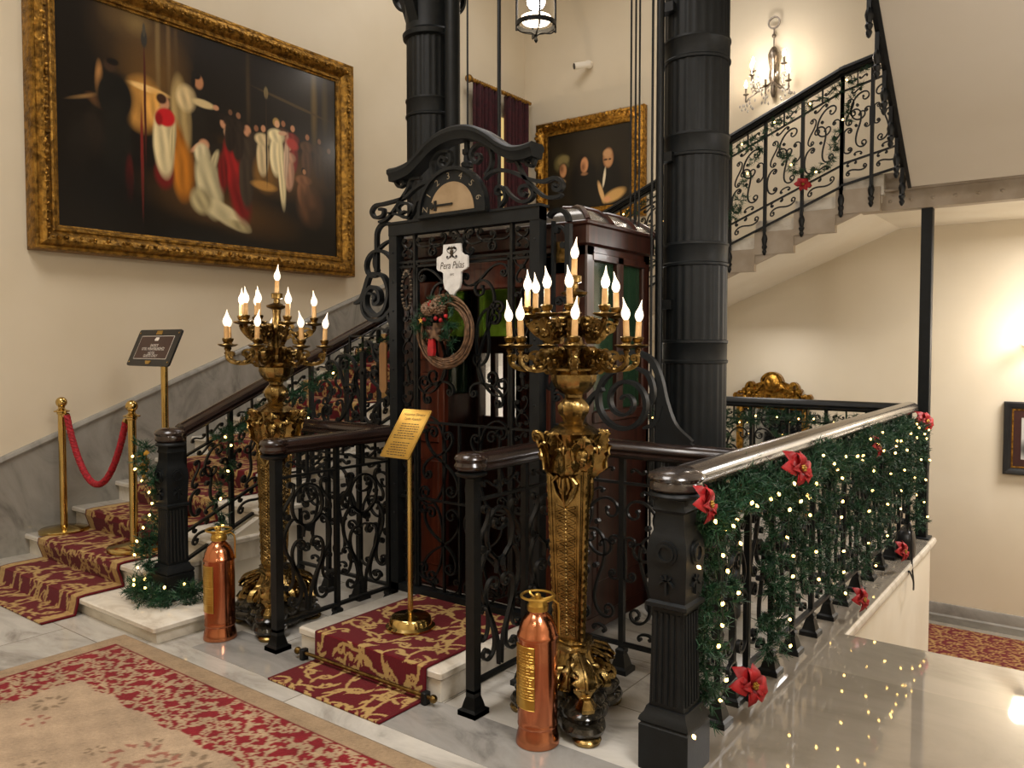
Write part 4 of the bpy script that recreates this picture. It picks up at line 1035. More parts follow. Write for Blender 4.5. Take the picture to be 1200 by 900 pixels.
        m.build('mask_leaf', M['gilt'], t, **B)
    m = MB(); m.lathe([(.045,1.165),(.055,1.18),(.058,1.19),(.040,1.20),(.046,1.215),(.060,1.235),(.062,1.26),(.048,1.28),(.034,1.295),(.036,1.31)], seg=30, lobes=10, lob=.05); m.build('knop', M['gilt'], t, **B)
    m = MB(); m.lathe([(.034,1.305),(.055,1.315),(.078,1.34),(.088,1.365),(.090,1.385),(.080,1.395),(.096,1.402),(.098,1.41),(.07,1.42),(.05,1.43)], seg=36, lobes=12, lob=.04); m.build('urn', M['gilt'], t, **B)
    m = MB(); m.lathe([(.05,1.42),(.035,1.45),(.045,1.47),(.05,1.49),(.034,1.52),(.028,1.56),(.04,1.575),(.044,1.59),(.026,1.61),(.02,1.66),(.024,1.69),(.05,1.70),(.055,1.71),(.03,1.72),(.018,1.725),(.016,1.745),(.03,1.75),(.03,1.775),(.018,1.778)], seg=20); m.build('stem', M['giltdark'], t, **B)
    rng = random.Random(9)
    def arm(a, r, zr, z, dz):
        f = frame((0,0,0),(math.cos(a),math.sin(a),0),(0,0,1),(-math.sin(a),math.cos(a),0)); m = MB()
        P = bez([(.03,zr),(.08,zr+.035),(.12,zr+.025),(.155,zr-.02),(.20,zr-.03),(r-.005,zr-.005),(r,z-.05),(r,z-.03)],36) if r > .2 else bez([(.02,zr),(.05,zr+.03),(.09,zr+.01),(.12,zr-.02),(.15,zr-.01),(r,z-.05),(r,z-.03)],32)
        m.tube([f(u,v) for u, v in P], [.011-.004*i/len(P) for i in range(len(P))], 7)
        scr(m, f, (.06,zr-.01), (.12,zr+.04), 'S', .012, .022, k=26); scr(m, f, (.11,zr-.035), (.165,zr+.015), 'C', .011, .022, k=22, mirror=True)
        scr(m, f, (.135,zr+.02), (r-.02,zr+.02), 'C', .009, .018, k=22)
        scr(m, f, (.08,zr+.05), (.13,zr-.01), 'C', .010, .026, k=20)
        for i in range(4,len(P)-5,4): m.sphere(f(P[i][0],P[i][1]+.006,rng.uniform(-.008,.008)), .010, 6, 4, 1.2,1.2,.8)
        for u in (.10,.15): m.sphere(f(u,zr+.005), .016, 8, 5, 1,1,1)
        o = m.build('arm', M['giltdark'], t, **B)
        c = MB(); c.lathe([(.008,-.045),(.014,-.035),(.010,-.028),(.034,-.022),(.046,-.014),(.044,-.011),(.02,-.012),(.014,-.004),(.020,.002),(.024,.016),(.021,.020),(.012,.020)], f(r,z), 16, lobes=0); c.build('drip_cup', M['giltdark'], o, **B)
    def candle(x, y, z, h=.07):
        tx, ty = rng.uniform(-.05,.05), rng.uniform(-.05,.05)
        P = lambda s: (x+tx*s, y+ty*s, z+s)
        m = MB(); m.tube([P(.0),P(h)], [.0125,.0118], 12); cd = m.build('candle', M['candle'], t, **B)
        m = MB(); bx, by, bz = P(h); a = rng.uniform(0,2*PI); path = []; rad = []
        for s, r_ in ((0,.007),(.006,.012),(.016,.0165),(.026,.0175),(.038,.0145),(.052,.008),(.066,.0042),(.078,.0022),(.086,.0008)):
            bend = max(0,s-.03)**1.4*2.0; path.append((bx+tx*s+bend*math.cos(a)*.25, by+ty*s+bend*math.sin(a)*.25, bz+s)); rad.append(r_)
        m.tube(path, rad, 12); m.build('flame_bulb', M['bulb'], cd, **B)
    for k, rel in enumerate((178,214,266,316,1,112)):
        a = R(rel-10.15); arm(a, .255, 1.435, 1.515, 0); candle(.255*math.cos(a), .255*math.sin(a), 1.525)
    for k, rel in enumerate((182,140,232,261,304,24)):
        a = R(rel-10.15); r = .185+.01*(k % 2); arm(a, r, 1.555, 1.635, 0); candle(r*math.cos(a), r*math.sin(a), 1.645)
    candle(0,0,1.772)
    return t
cr = make_candelabrum(); cr.location = (-1.703,2.682,0); cr.rotation_euler = (0,0,R(47))
cr['label'] = 'tall gilt candelabrum beside the garlanded railing, lit bulbs in front of the lift car'
cl = copy_tree(cr, loc=(-3.555,2.615,0), rotz=R(46), label='tall gilt candelabrum beside the stair newel, lit bulbs under the big painting')

vd = Vector((-math.sin(R(36.85)),math.cos(R(36.85)),0)); cl.rotation_mode = 'QUATERNION'
from mathutils import Quaternion
cl.rotation_quaternion = Quaternion(vd, R(1.1)) @ Quaternion((0,0,1), R(46))
# ------------------------------------------------------------------ copper extinguishers
def extinguisher():
    t = thing('fire_extinguisher', '', 'fire extinguisher', (0,0,0), 'antique copper extinguishers'); B = dict(world=False)
    m = MB(); m.lathe([(.078,0),(.083,.004),(.083,.012),(.080,.03),(.074,.055),(.072,.068),(.076,.072),(.077,.078),(.0755,.082),(.076,.10),(.076,.40),(.0775,.404),(.079,.412),(.0775,.42),(.074,.424),(.070,.445),(.056,.475),(.040,.492),(.034,.498),(.033,.51)], seg=48); m.build('cylinder', M['copper'], t, **B)
    m = MB(); m.lathe([(.032,.505),(.040,.507),(.040,.525),(.036,.53),(.034,.545),(.030,.548)], seg=24); m.build('neck_cap', M['brassplate'], t, **B)
    m = MB(); ring = [(.062*math.cos(2*PI*i/32), .062*math.sin(2*PI*i/32), .560) for i in range(32)]; m.tube(ring, .0055, 8, closed=True)
    for a in (0,120,240): m.tube([(.02*math.cos(R(a)),.02*math.sin(R(a)),.545),(.05*math.cos(R(a)),.05*math.sin(R(a)),.553),(.061*math.cos(R(a)),.061*math.sin(R(a)),.560)], .005, 6)
    m.lathe([(.012,.54),(.012,.565),(.006,.57)], seg=10); m.build('ring_handle', M['brassplate'], t, **B)
    m = MB(); m.tube([(.030,0,.535),(.058,0,.545),(.076,0,.53),(.080,0,.50),(.079,0,.45),(.080,0,.41)], .004, 8); m.build('hose', M['brassplate'], t, **B)
    m = MB(); rr = .0772
    def cyl(u, v, w=0.0): a = R(222)+u/rr; return ((rr+w)*math.cos(a), (rr+w)*math.sin(a), v)
    n = 10
    for i in range(n):
        u0, u1 = -.05+.1*i/n, -.05+.1*(i+1)/n; m.add([cyl(u0,.15),cyl(u1,.15),cyl(u1,.385),cyl(u0,.385)], [(0,1,2,3)])
    pl_ = m.build('label_plate', M['brassplate'], t, **B)
    m = MB()
    for z in (.15,.385,.19,.235,.275,.315): m.tube([cyl(-.05+.01*i,z,.0005) for i in range(11)], .0016, 4)
    for u in (-.05,.05): m.tube([cyl(u,.15,.0005),cyl(u,.385,.0005)], .0016, 4)
    rg = random.Random(2)
    for z in [.20+.011*i for i in range(16)]:
        u = -.04
        while u < .036:
            l = rg.uniform(.006,.018); m.tube([cyl(u,z,.0004),cyl(u+l,z,.0004)], .0014, 4); u += l+.005
    m.build('raised_lettering', M['brassplate'], pl_, **B)
    return t
e1 = extinguisher(); e1.location = (-1.70,2.43,0); e1.rotation_euler = (0,0,R(36.85)); e1['label'] = 'old copper fire extinguisher standing in front of the candelabrum by the garlanded railing'
e2 = copy_tree(e1, loc=(-3.625,2.335,0), rotz=R(36.85+8), label='old copper fire extinguisher standing beside the garlanded stair newel')

# ------------------------------------------------------------------ rope barrier and signs
def stanchion(x, y, z, label):
    t = thing('rope_stanchion', label, 'stanchion', (x,y,z), 'rope stanchions'); B = dict(world=False)
    m = MB(); m.lathe([(.15,0),(.155,.004),(.155,.022),(.145,.03),(.06,.042),(.03,.05)], seg=40); m.build('base', M['brass'], t, **B)
    m = MB(); m.lathe([(.024,.045),(.024,.80),(.030,.805),(.030,.815),(.024,.82)], seg=24); m.build('pole', M['brass'], t, **B)
    m = MB(); m.lathe([(.024,.815),(.048,.82),(.05,.828),(.03,.834),(.02,.845),(.022,.855)], seg=24); m.build('collar', M['brass'], t, **B)
    m = MB(); m.sphere((0,0,.885), .036, 20, 14); m.build('ball', M['brass'], t, **B)
    return t
SA, SB = (-5.66,2.475,.233+.0), (-4.775,2.495,.246)
stanchion(*SA, 'brass stanchion with ball top standing against the marble dado of the stairs'); stanchion(*SB, 'brass stanchion with ball top standing on the stair carpet in front of the black sign')
a, b = Vector(SA)+Vector((.05,0,.80)), Vector(SB)+Vector((-.05,0,.79)); N = 150
t = thing('rope', 'twisted red rope sagging between two brass stanchions on the stairs', 'rope', tuple((a+b)/2))
def sag(u): p = a.lerp(b, .03+.94*u); return p-Vector((0,0,.43*(1-(2*u-1)**2)**.92))
m = MB()
for st_ in range(3):
    P = []
    for i in range(N+1):
        u = i/N; p = sag(u); q = sag(min(1,u+.01)); T_ = (q-p).normalized() if (q-p).length > 0 else Vector((1,0,0)); s_ = Vector((0,1,0)); n_ = T_.cross(s_).normalized()
        ang = 2*PI*(u*22+st_/3); P.append(p+(n_*math.cos(ang)+s_*math.sin(ang))*.0095)
    m.tube(P, .013, 7)
m.build('twisted_cord', M['rope'], t)
for p, q in ((sag(0),a),(sag(1),b)):
    m = MB(); m.tube([p+(q-p)*-.3, q+(q-p)*.1], [.018,.02], 12); m.tube([q, q+Vector((0,0,.03))], .008, 8); m.build('end_hook', M['brass'], t)
sg = thing('stand_sign', 'black sign with brown panel and white lettering on a brass post', 'sign', (-4.90,2.74,.37))
m = MB(); m.lathe([(.15,0),(.155,.004),(.155,.022),(.145,.03),(.05,.042),(.03,.05)], (-4.90,2.78,.37), 40); m.build('base', M['brass'], sg)
m = MB(); m.lathe([(.022,.04),(.022,1.03)], (-4.90,2.78,.37), 20); m.build('pole', M['brass'], sg)
sl = math.hypot(.10,.222); fs = frame((-4.93,2.69,1.372),(1,0,0),(0,.10/sl,.222/sl),(0,-.222/sl,.10/sl))
W, Hh = .255, sl
def rrect(w, h0, h1, r, n=5):
    P = []
    for cx_, cy_, a0 in ((w-r,h0+r,-90),(w-r,h1-r,0),(-w+r,h1-r,90),(-w+r,h0+r,180)): P += arc(cx_,cy_,r,a0,a0+90,n)
    return P
m = MB(); m.prism(rrect(W,-.005,Hh+.005,.018), fs, 0, .012); bd = m.build('board', M['black'], sg)
m = MB(); m.prism([(-.195,.042),(.195,.042),(.195,Hh-.042),(-.195,Hh-.042)], fs, .012, .0135); m.build('panel', M['signbrown'], bd)
m = MB(); m.bar([(-.195,.042),(.195,.042),(.195,Hh-.042),(-.195,Hh-.042)], fs, .003, .0285, closed=True)
m.text('SADECE', .026, fs, 0, .135, .0142); m.text('OTEL MİSAFİRLERİMİZ', .026, fs, 0, .110, .0142); m.text('HOTEL', .026, fs, 0, .082, .0142); m.text('GUESTS ONLY', .026, fs, 0, .058+.004, .0142)
m.prism([(-.02,.168),(.02,.168),(.026,.180),(.022,.192),(-.014,.192),(-.024,.178)], fs, .0136, .0142)
m.build('lettering', M['whiteink'], bd)
m = MB(); m.prism([(-.035,Hh-.03),(.035,Hh-.03),(.03,Hh-.004),(-.03,Hh-.004)], fs, .012, .015); m.prism([(-.035,.028),(.035,.028),(.02,.006),(-.02,.006)], fs, .012, .015); m.build('emblem', M['brassplate'], bd)
for u in (-.232,.232):
    for v in (.02,Hh-.02):
        m = MB(); m.prism([(u+.006*math.cos(i*PI/6),v+.006*math.sin(i*PI/6)) for i in range(12)], fs, .012, .015); m.build('screw', M['brass'], bd)
gs = thing('stand_sign', 'engraved gold plate on a slim brass post standing on the lift carpet', 'sign', (-2.66,2.735,.146))
m = MB(); m.lathe([(.112,0),(.118,.003),(.118,.012),(.104,.022),(.098,.05),(.09,.058),(.03,.064),(.015,.072)], (-2.66,2.735,.146), 48); m.build('base', M['brass'], gs)
m = MB(); m.lathe([(.0135,.06),(.0135,.86)], (-2.66,2.735,.146), 20); m.build('pole', M['brass'], gs)
sl2 = math.hypot(.165,.219); fq = frame((-2.722,2.695,.962),(1,0,0),(0,.165/sl2,.219/sl2),(0,-.219/sl2,.165/sl2))
m = MB(); m.prism(rrect(.096,0,sl2,.006,3), fq, 0, .006); pt = m.build('plate', M['brassplate'], gs)
m = MB(); m.text('Historical Elevator', .0235, fq, 0, sl2-.030, .0066, sx=.82); m.text('Tarihi Asansör', .0235, fq, 0, sl2-.056, .0066, sx=.82)
rg = random.Random(6)
for i in range(13):
    z = sl2-.086-.0135*i-(.012 if i > 6 else 0); u = -.072+rg.uniform(0,.02); e = .072-rg.uniform(0,.02)
    while u < e:
        l = min(rg.uniform(.006,.022), e-u); m.prism([(u,z),(u+l,z),(u+l,z+.0042),(u,z+.0042)], fq, .0061, .0066); u += l+.004
m.bar([(-.089,.007),(.089,.007),(.089,sl2-.007),(-.089,sl2-.007)], fq, .0015, .0128, closed=True)
m.build('engraving', M['ink'], pt)
# ------------------------------------------------------------------ pine garlands with fairy lights
nrng = np.random.default_rng(12)
def needles(paths, name, parent=None):
    # paths: list of (points, radius, needles per metre)
    V = []; 
    for pts, rad, dens in paths:
        p = np.array(pts, float); seg = np.linalg.norm(np.diff(p, axis=0), axis=1); cum = np.concatenate([[0], np.cumsum(seg)])
        nsp = max(2, int(cum[-1]*dens/26))
        for k in range(nsp):
            s = nrng.uniform(0, cum[-1]); c = np.array([np.interp(s, cum, p[:,i]) for i in range(3)])
            i = min(len(seg)-1, np.searchsorted(cum, s, side='right')-1); tg = (p[i+1]-p[i])/max(seg[i],1e-6)
            d = nrng.normal(size=3); d -= tg*d.dot(tg)*.6; d /= np.linalg.norm(d)
            d = d+tg*nrng.uniform(-.5,.5); d /= np.linalg.norm(d)
            r = rad*nrng.uniform(.7,1.15); n = 26
            t = nrng.uniform(.05,1,n)[:,None]; base = c+d*t*r
            q = nrng.normal(size=(n,3)); q /= np.linalg.norm(q,axis=1)[:,None]; q = q*.8+d*.75; q /= np.linalg.norm(q,axis=1)[:,None]
            L_ = nrng.uniform(.022,.042,n)[:,None]; sd = np.cross(q, nrng.normal(size=(n,3))); sd /= np.linalg.norm(sd,axis=1)[:,None]
            w = .0022
            V.append(np.stack([base-sd*w, base+sd*w, base+q*L_+sd*w*.4, base+q*L_-sd*w*.4], 1).reshape(-1,3))
            e = c+d*r; s2 = np.cross(d, nrng.normal(size=3)); s2 /= np.linalg.norm(s2)
            V.append(np.array([c-s2*.002, c+s2*.002, e+s2*.001, e-s2*.001]))
    V = np.concatenate(V); off = np.array(parent_off(parent)) if parent is not None else 0
    me = bpy.data.meshes.new(name); n = len(V)//4
    me.from_pydata((V-off).tolist(), [], np.arange(n*4).reshape(-1,4).tolist()); me.materials.append(M['needle']); me.update()
    o = bpy.data.objects.new(name, me); C.objects.link(o)
    if parent is not None: o.parent = parent
    return o
_bulb = {}
def bulb_mesh(r):
    if r not in _bulb:
        m = MB(); m.lathe([(r*.25,-r*1.3),(r*.8,-r*.6),(r,0),(r*.7,r*.8),(r*.15,r*1.3)], seg=8)
        me = bpy.data.meshes.new('bulb'); me.from_pydata(m.v, [], m.f); me.materials.append(M['fairy']); me.update(); _bulb[r] = me
    return _bulb[r]
def lights(label, pos, loc, wires, group=None, r=.0068):
    t = thing('fairy_lights', label, 'string lights', loc, group)
    pos = sorted(pos, key=lambda p: p[0]**2+p[1]**2)
    for p in pos[:100]:
        o = bpy.data.objects.new('bulb', bulb_mesh(r)); C.objects.link(o); o.parent = t; o.location = Vector(p)-Vector(loc); o.rotation_euler = (random.uniform(-1,1),random.uniform(-1,1),0)
    if len(pos) > 100:
        m = MB()
        for p in pos[100:]: m.lathe([(r*.25,-r*1.3),(r*.8,-r*.6),(r,0),(r*.7,r*.8),(r*.15,r*1.3)], p, 8)
        m.build('bulb', M['fairy'], t, kind='stuff')
    m = MB()
    for w in wires: m.tube(w, .0018, 4)
    m.build('wire', M['wire'], t)
    return t
# long railing: rail swag plus hanging drops on the outer (corridor) side
gx = XR+.055
top = [(gx+.012*math.sin(y*9), y, .90+.035*math.sin(y*6.5)) for y in np.arange(2.62,6.72,.06)]
drops = []
for y, zl, rad, dens in ((2.72,.13,.085,4800),(2.92,.50,.05,1500),(3.44,.16,.085,4200),(3.80,.34,.10,4600),(4.30,.18,.09,4200),(4.90,.20,.10,4200),(5.40,.25,.10,4400),(5.85,.34,.08,4200),(6.32,.38,.085,4600),(6.64,.10,.085,5000)):
    drops.append(([(gx+.015*math.sin(z*11+y), y+.03*math.sin(z*7+y*3), z) for z in np.arange(zl,.92,.06)], rad, dens))
g1 = needles([(top,.10,6000)]+drops, 'pine_garland'); tag(g1, 'thick green pine garland draped over the long railing with the polished handrail', 'garland')
pos = []; wires = []
rb = random.Random(21)
y = 2.66
while y < 6.7:
    pos.append((gx+rb.uniform(.05,.095), y, .90+.035*math.sin(y*6.5)+rb.uniform(-.06,.05))); y += rb.uniform(.09,.16)
for pts, rad, dens in drops:
    y_ = pts[0][1]; z = pts[-1][2]-.08; dz_ = .10 if y_ < 2.8 else .135
    w = []
    while z > pts[0][2]-.02:
        q = min(pts, key=lambda p: abs(p[2]-z)); p = (q[0]+rad*rb.uniform(.6,1.0), q[1]+rb.uniform(-.04,.04), z); pos.append(p); w.append(p); z -= rb.uniform(dz_*.6, dz_*1.4)
    if len(w) > 2: wires.append(bez(w, 6*len(w)))
wires.append(bez(sorted(pos[:36], key=lambda p: p[1]), 160))
pos.append((XR+.10, 2.55, .74)); pos.append((XR+.11, 2.50, .17))
lights('warm white fairy lights on the long garlanded railing', pos, (gx,2.7,.5), wires)
# railing beyond the column
gb = [(x, 6.655+.01*math.sin(x*13), .90+.03*math.sin(x*8)) for x in np.arange(-3.9,-1.25,.07)]
bd_ = [([(x+.02*math.sin(z*9), 6.65, z) for z in np.arange(.2,.9,.08)], .08, 1800) for x in (-3.5,-3.05,-2.62,-2.2,-1.75,-1.4)]
g2 = needles([(gb,.09,3600)]+bd_, 'pine_garland'); tag(g2, 'green pine garland on the far railing below the gilded crest', 'garland')
pos = [(x+rb.uniform(-.03,.03), 6.58, .90+.03*math.sin(x*8)+rb.uniform(-.04,.04)) for x in np.arange(-3.8,-1.3,.16)] + [(b_[0][0][0]+rb.uniform(-.05,.05), 6.58, z+rb.uniform(-.04,.04)) for b_ in bd_ for z in np.arange(.25,.85,.17)]
lights('warm white fairy lights on the far railing below the gilded crest', pos, (-2.5,6.6,.9), [bez([(p[0],p[1],p[2]) for p in sorted(pos[:14])],60)])
# stair newel and first flight
gl = []
for i in range(60):
    a = -2.6+i*.16; z = .95-.80*i/59; gl.append((XS-.085+.03*math.cos(a), 2.33+.05*math.sin(a), z))
ring = [(XS+.17*math.cos(a), 2.385+.17*math.sin(a), .165) for a in np.arange(PI*.8,2.2*PI,.2)]
hr1 = [(XS+.04+.02*math.sin(y*8), y, .88+.432*(y-2.46)) for y in np.arange(2.6,4.6,.08)]
dr1 = [([(XS+.05+.04*math.sin(z*6), 2.70+.05*math.sin(z*9), z) for z in np.arange(.42,1.0,.05)],.065,2000), ([(XS+.05, 3.25+.04*math.sin(z*7), z) for z in np.arange(.8,1.2,.06)],.06,1500)]
g3 = needles([(gl,.06,4200),(ring,.08,6000),(hr1,.055,2600)]+dr1, 'pine_garland'); tag(g3, 'green pine garland wound round the stair newel and over the white marble step', 'garland')
pos = [(p[0]-.01, p[1]-.06, p[2]) for p in gl[4:58:5]] + [(p[0], p[1]-.04, p[2]+.045) for p in ring[1::3]] + [(p[0]+.05,p[1]-.02,p[2]) for p in hr1[1::5]] + [(q[0]+.05,q[1]-.03,q[2]) for d_ in dr1 for q in d_[0][1::3]]
lights('warm white fairy lights in the garland of the stair newel', pos, (XS,2.35,.5), [bez(pos[:11],40)])
def bow(x, y, z):
    t = thing('ribbon_bow', 'gold ribbon tied at the top of the stair newel garland', 'bow', (x,y,z)); m = MB()
    for k, (dx, dz_) in enumerate(((-.04,.05),(.03,.06),(-.05,-.06),(.0,-.10),(.02,-.05))):
        P = bez([(x,y,z),(x+dx*.7,y-.03,z+dz_*.6),(x+dx,y-.015,z+dz_)],10); m.sweep(P, [(-.014,-.001),(.014,-.001),(.014,.001),(-.014,.001)], up=(.3,-1,.2))
    m.build('loops', M['goldfab'], t); m = MB(); m.sphere((x,y-.012,z), .016, 10, 7); m.build('knot', M['goldfab'], t)
bow(XS-.095, 2.305, .86)
wg = [([(-2.757+.15*math.cos(a), 3.08, 1.575+.15*math.sin(a)) for a in np.arange(.9,3.6,.15)],.045,2600),([(-2.72+.0*i, 3.085, 1.66-.02*i) for i in range(9)],.05,2200),([(-2.88,3.09,1.62),(-2.95,3.09,1.61)],.04,2600)]
needles(wg, 'pine_sprigs', wr)
# second flight
n2b = lambda x: 1.70+.423*(x+4.205)
gf = [(x, 6.66+.01*math.sin(x*9), n2b(x)+.80+.02*math.sin(x*11)) for x in np.arange(-4.0,-1.42,.07)]
gd = []
for x0 in (-3.9,-3.15,-2.38,-1.62): gd.append(([(x0-.62*u, 6.67, n2b(x0-.62*u)+.78-.50*math.sin(PI*u)*1.0-.12*u) for u in np.arange(0,1.01,.08)], .055, 1500))
g4 = needles([(gf,.05,1300)]+gd, 'pine_garland'); tag(g4, 'thin pine garland looped along the rising stair railing under the crystal wall light', 'garland')
pos = [(p[0],p[1]-.05,p[2]) for p in gf[1::4]]+[(p[0],p[1]-.05,p[2]) for d_ in gd for p in d_[0][2::4]]
lights('sparse fairy lights on the rising stair railing under the crystal wall light', pos, (-2.7,6.66,3.0), [bez(sorted(pos[:9]),40)], r=.008)
# poinsettias
def petals(m, rad, n, lift, seed, tw):
    rg = random.Random(seed)
    for i in range(n):
        a = 2*PI*i/n+rg.uniform(-.2,.2)+tw; L_ = rad*rg.uniform(.8,1.1); W_ = L_*.36; c, s = math.cos(a), math.sin(a); lf = lift*rg.uniform(.6,1.3)
        P = []; rows = [(0,.12),(.25,.6),(.5,1.),(.75,.72),(1.0,.04)]
        for u, w_ in rows:
            h = lf*math.sin(u*2.2)-.25*L_*u*u
            for q, dh in ((-1,.010),(0,0),(1,.010)): P.append((c*L_*u-s*W_*w_*q, s*L_*u+c*W_*w_*q, h+dh*w_))
        m.add(P, [(3*k+j,3*k+j+1,3*k+j+4,3*k+j+3) for k in range(4) for j in range(2)])
def poinsettia():
    t = thing('poinsettia', '', 'flower', (0,0,0), 'red poinsettias on the long railing'); B = dict(world=False)
    m = MB(); petals(m,.085,6,.02,1,0); o = m.build('petals', M['petal'], t, **B); o.modifiers.new('s','SOLIDIFY').thickness = .0012
    m = MB(); petals(m,.058,5,.03,2,.5); o = m.build('petals', M['petal'], t, **B); o.modifiers.new('s','SOLIDIFY').thickness = .0012
    m = MB()
    for i in range(7): m.sphere((.009*math.cos(i*PI/3)*(i > 0), .009*math.sin(i*PI/3)*(i > 0), .03), .0055, 6, 4)
    m.build('stamens', M['goldfab'], t, **B)
    return t
spots = [(-1.10,2.565,.955,1.0,(80,0,95),'red poinsettia on the garlanded newel post, facing the corridor side'),
         (-1.10,3.02,.165,1.15,(70,0,70),'large red poinsettia lying at the foot of the railing, close to the garlanded newel'),
         (-1.09,3.55,.955,1.2,(75,0,75),'red poinsettia under the polished handrail, second along from the newel'),
         (-1.07,4.63,.10,1.0,(80,0,80),'small red poinsettia low on the railing, second along at floor height'),
         (-1.10,5.05,.90,1.0,(80,0,100),'red poinsettia seen edge-on under the handrail, third along from the newel'),
         (-1.07,5.72,.14,1.0,(80,0,80),'red poinsettia low on the railing, last one at floor height before the black box'),
         (-1.10,6.62,.93,1.1,(75,0,60),'red poinsettia at the far end of the polished handrail by the steel post')]
pz = None
for x, y, z, sc, e, lab in spots:
    if pz is None: pz = poinsettia(); o = pz
    else: o = copy_tree(pz)
    o.location = (x,y,z); o.scale = (sc,)*3; o.rotation_euler = tuple(R(v) for v in e); o['label'] = lab
o = copy_tree(pz, label='tiny red poinsettia in the garland of the rising stair railing'); o.location = (-2.02,6.62,2.80); o.scale = (.8,)*3; o.rotation_euler = (R(85),0,R(20)); o['group'] = 'red poinsettias on the upper stair railing'

# ------------------------------------------------------------------ pictures
def paint(w, h, nx, ny, bg, ops, fbm=True):
    u, v = np.meshgrid(np.linspace(0,1,nx), np.linspace(0,1,ny)); a = w/h
    img = np.zeros((ny,nx,3)); img[:] = np.array(lin(bg))
    rg = np.random.default_rng(3)
    wob = sum(np.sin(u*a*f_+p1)*np.sin(v*f_*1.1+p2)/f_*6 for f_, p1, p2 in ((23,1,2),(41,3,1),(77,0,4)))*.012
    for op in ops:
        cx, cy, rx, ry, rot, col, soft = op[:7]; soft = soft*.65 if soft < .55 else soft
        x = (u-cx)*a+wob*.25; y = (v-cy)+wob*.25; c, s = math.cos(R(rot)), math.sin(R(rot))
        d = np.hypot((x*c+y*s)/(rx*a if False else rx), (-x*s+y*c)/ry)
        m = np.clip((1+soft-d)/(2*soft), 0, 1)*(op[7] if len(op) > 7 else 1)
        folds = 1+.30*np.sin((x*c+y*s)/rx*6+wob*70+y/ry*1.5)*np.clip(1.2-d,0,1)-.25*np.clip((x*c+y*s)/rx,-1,1) if len(op) > 8 else 1.0
        img = img*(1-m[...,None])+m[...,None]*np.array(lin(col))*(np.asarray(folds)[...,None] if len(op) > 8 else 1)
    return img
def picture_frame(parent, fr, u0, u1, v0, v1, prof, mt, name='frame', orn=0, seed=1, osz=.03):
    # mitred moulding round the rectangle given at its inner edge; profile = (outwards, forwards)
    cs = [(u0,v0),(u1,v0),(u1,v1),(u0,v1)]; ds = [(-1,-1),(1,-1),(1,1),(-1,1)]; m = MB()
    rings = [[fr(c[0]+d[0]*o_, c[1]+d[1]*o_, w_) for o_, w_ in prof] for c, d in zip(cs, ds)]
    m.loft(rings+[rings[0]], False)
    o = m.build(name, mt, parent); fixnormals(o)
    if orn:
        rg = random.Random(seed); m = MB(); ow, oh = orn
        per = [((u0-ow,v0-ow),(u1+ow,v0-ow)),((u1+ow,v0-ow),(u1+ow,v1+ow)),((u1+ow,v1+ow),(u0-ow,v1+ow)),((u0-ow,v1+ow),(u0-ow,v0-ow))]
        for a, b in per:
            L_ = math.dist(a,b); n = int(L_/osz/1.6)
            for i in range(n):
                q = (i+.5)/n; x, y = a[0]+(b[0]-a[0])*q, a[1]+(b[1]-a[1])*q
                for k in range(2):
                    dx, dy = rg.uniform(-.4,.4)*osz, rg.uniform(-.5,.5)*osz; p = fr(x+dx,y+dy,oh+rg.uniform(-.2,.2)*osz)
                    m.sphere(p, osz*rg.uniform(.35,.6), 7, 5, rg.uniform(.6,1.3), rg.uniform(.6,1.3), rg.uniform(.6,1.3))
        m.build('carved_trim', mt, o)
    return o
# large painting on the stair wall
pg = thing('painting', 'very large dark oil painting of a crowd in robes, in a wide gilded frame', 'painting', (XL+.05,3.7,2.1))
y0, y1, z0, z1 = 2.535, 4.985, 2.325, 3.93
fp1 = frame((XL+.06,0,0),(0,1,0),(0,0,1),(1,0,0))
nx, ny = 520, 340; yy, zz = np.meshgrid(np.linspace(y0,y1,nx), np.linspace(z0,z1,ny)); pts = np.zeros(yy.shape+(3,)); pts[...,0] = XL+.062; pts[...,1] = yy; pts[...,2] = zz
H_ = '#c08a66'
def fig(u, v, hh, robe, skin='#c08a66', hair='#1c140d', wd=.5, lean=0, fold=True):
    # a standing figure: robe, shoulders, head and hair; hh = height in canvas heights
    b = [(u, v-hh*.12, hh*.13*wd/.5, hh*.40, lean, robe, .22)+((1,1) if fold else ()), (u, v+hh*.16, hh*.16*wd/.5, hh*.13, lean, robe, .3)+((1,1) if fold else ()),
         (u, v+hh*.36, hh*.065, hh*.085, 0, hair, .3), (u+hh*.010, v+hh*.34, hh*.048, hh*.07, 0, skin, .3)]
    return b
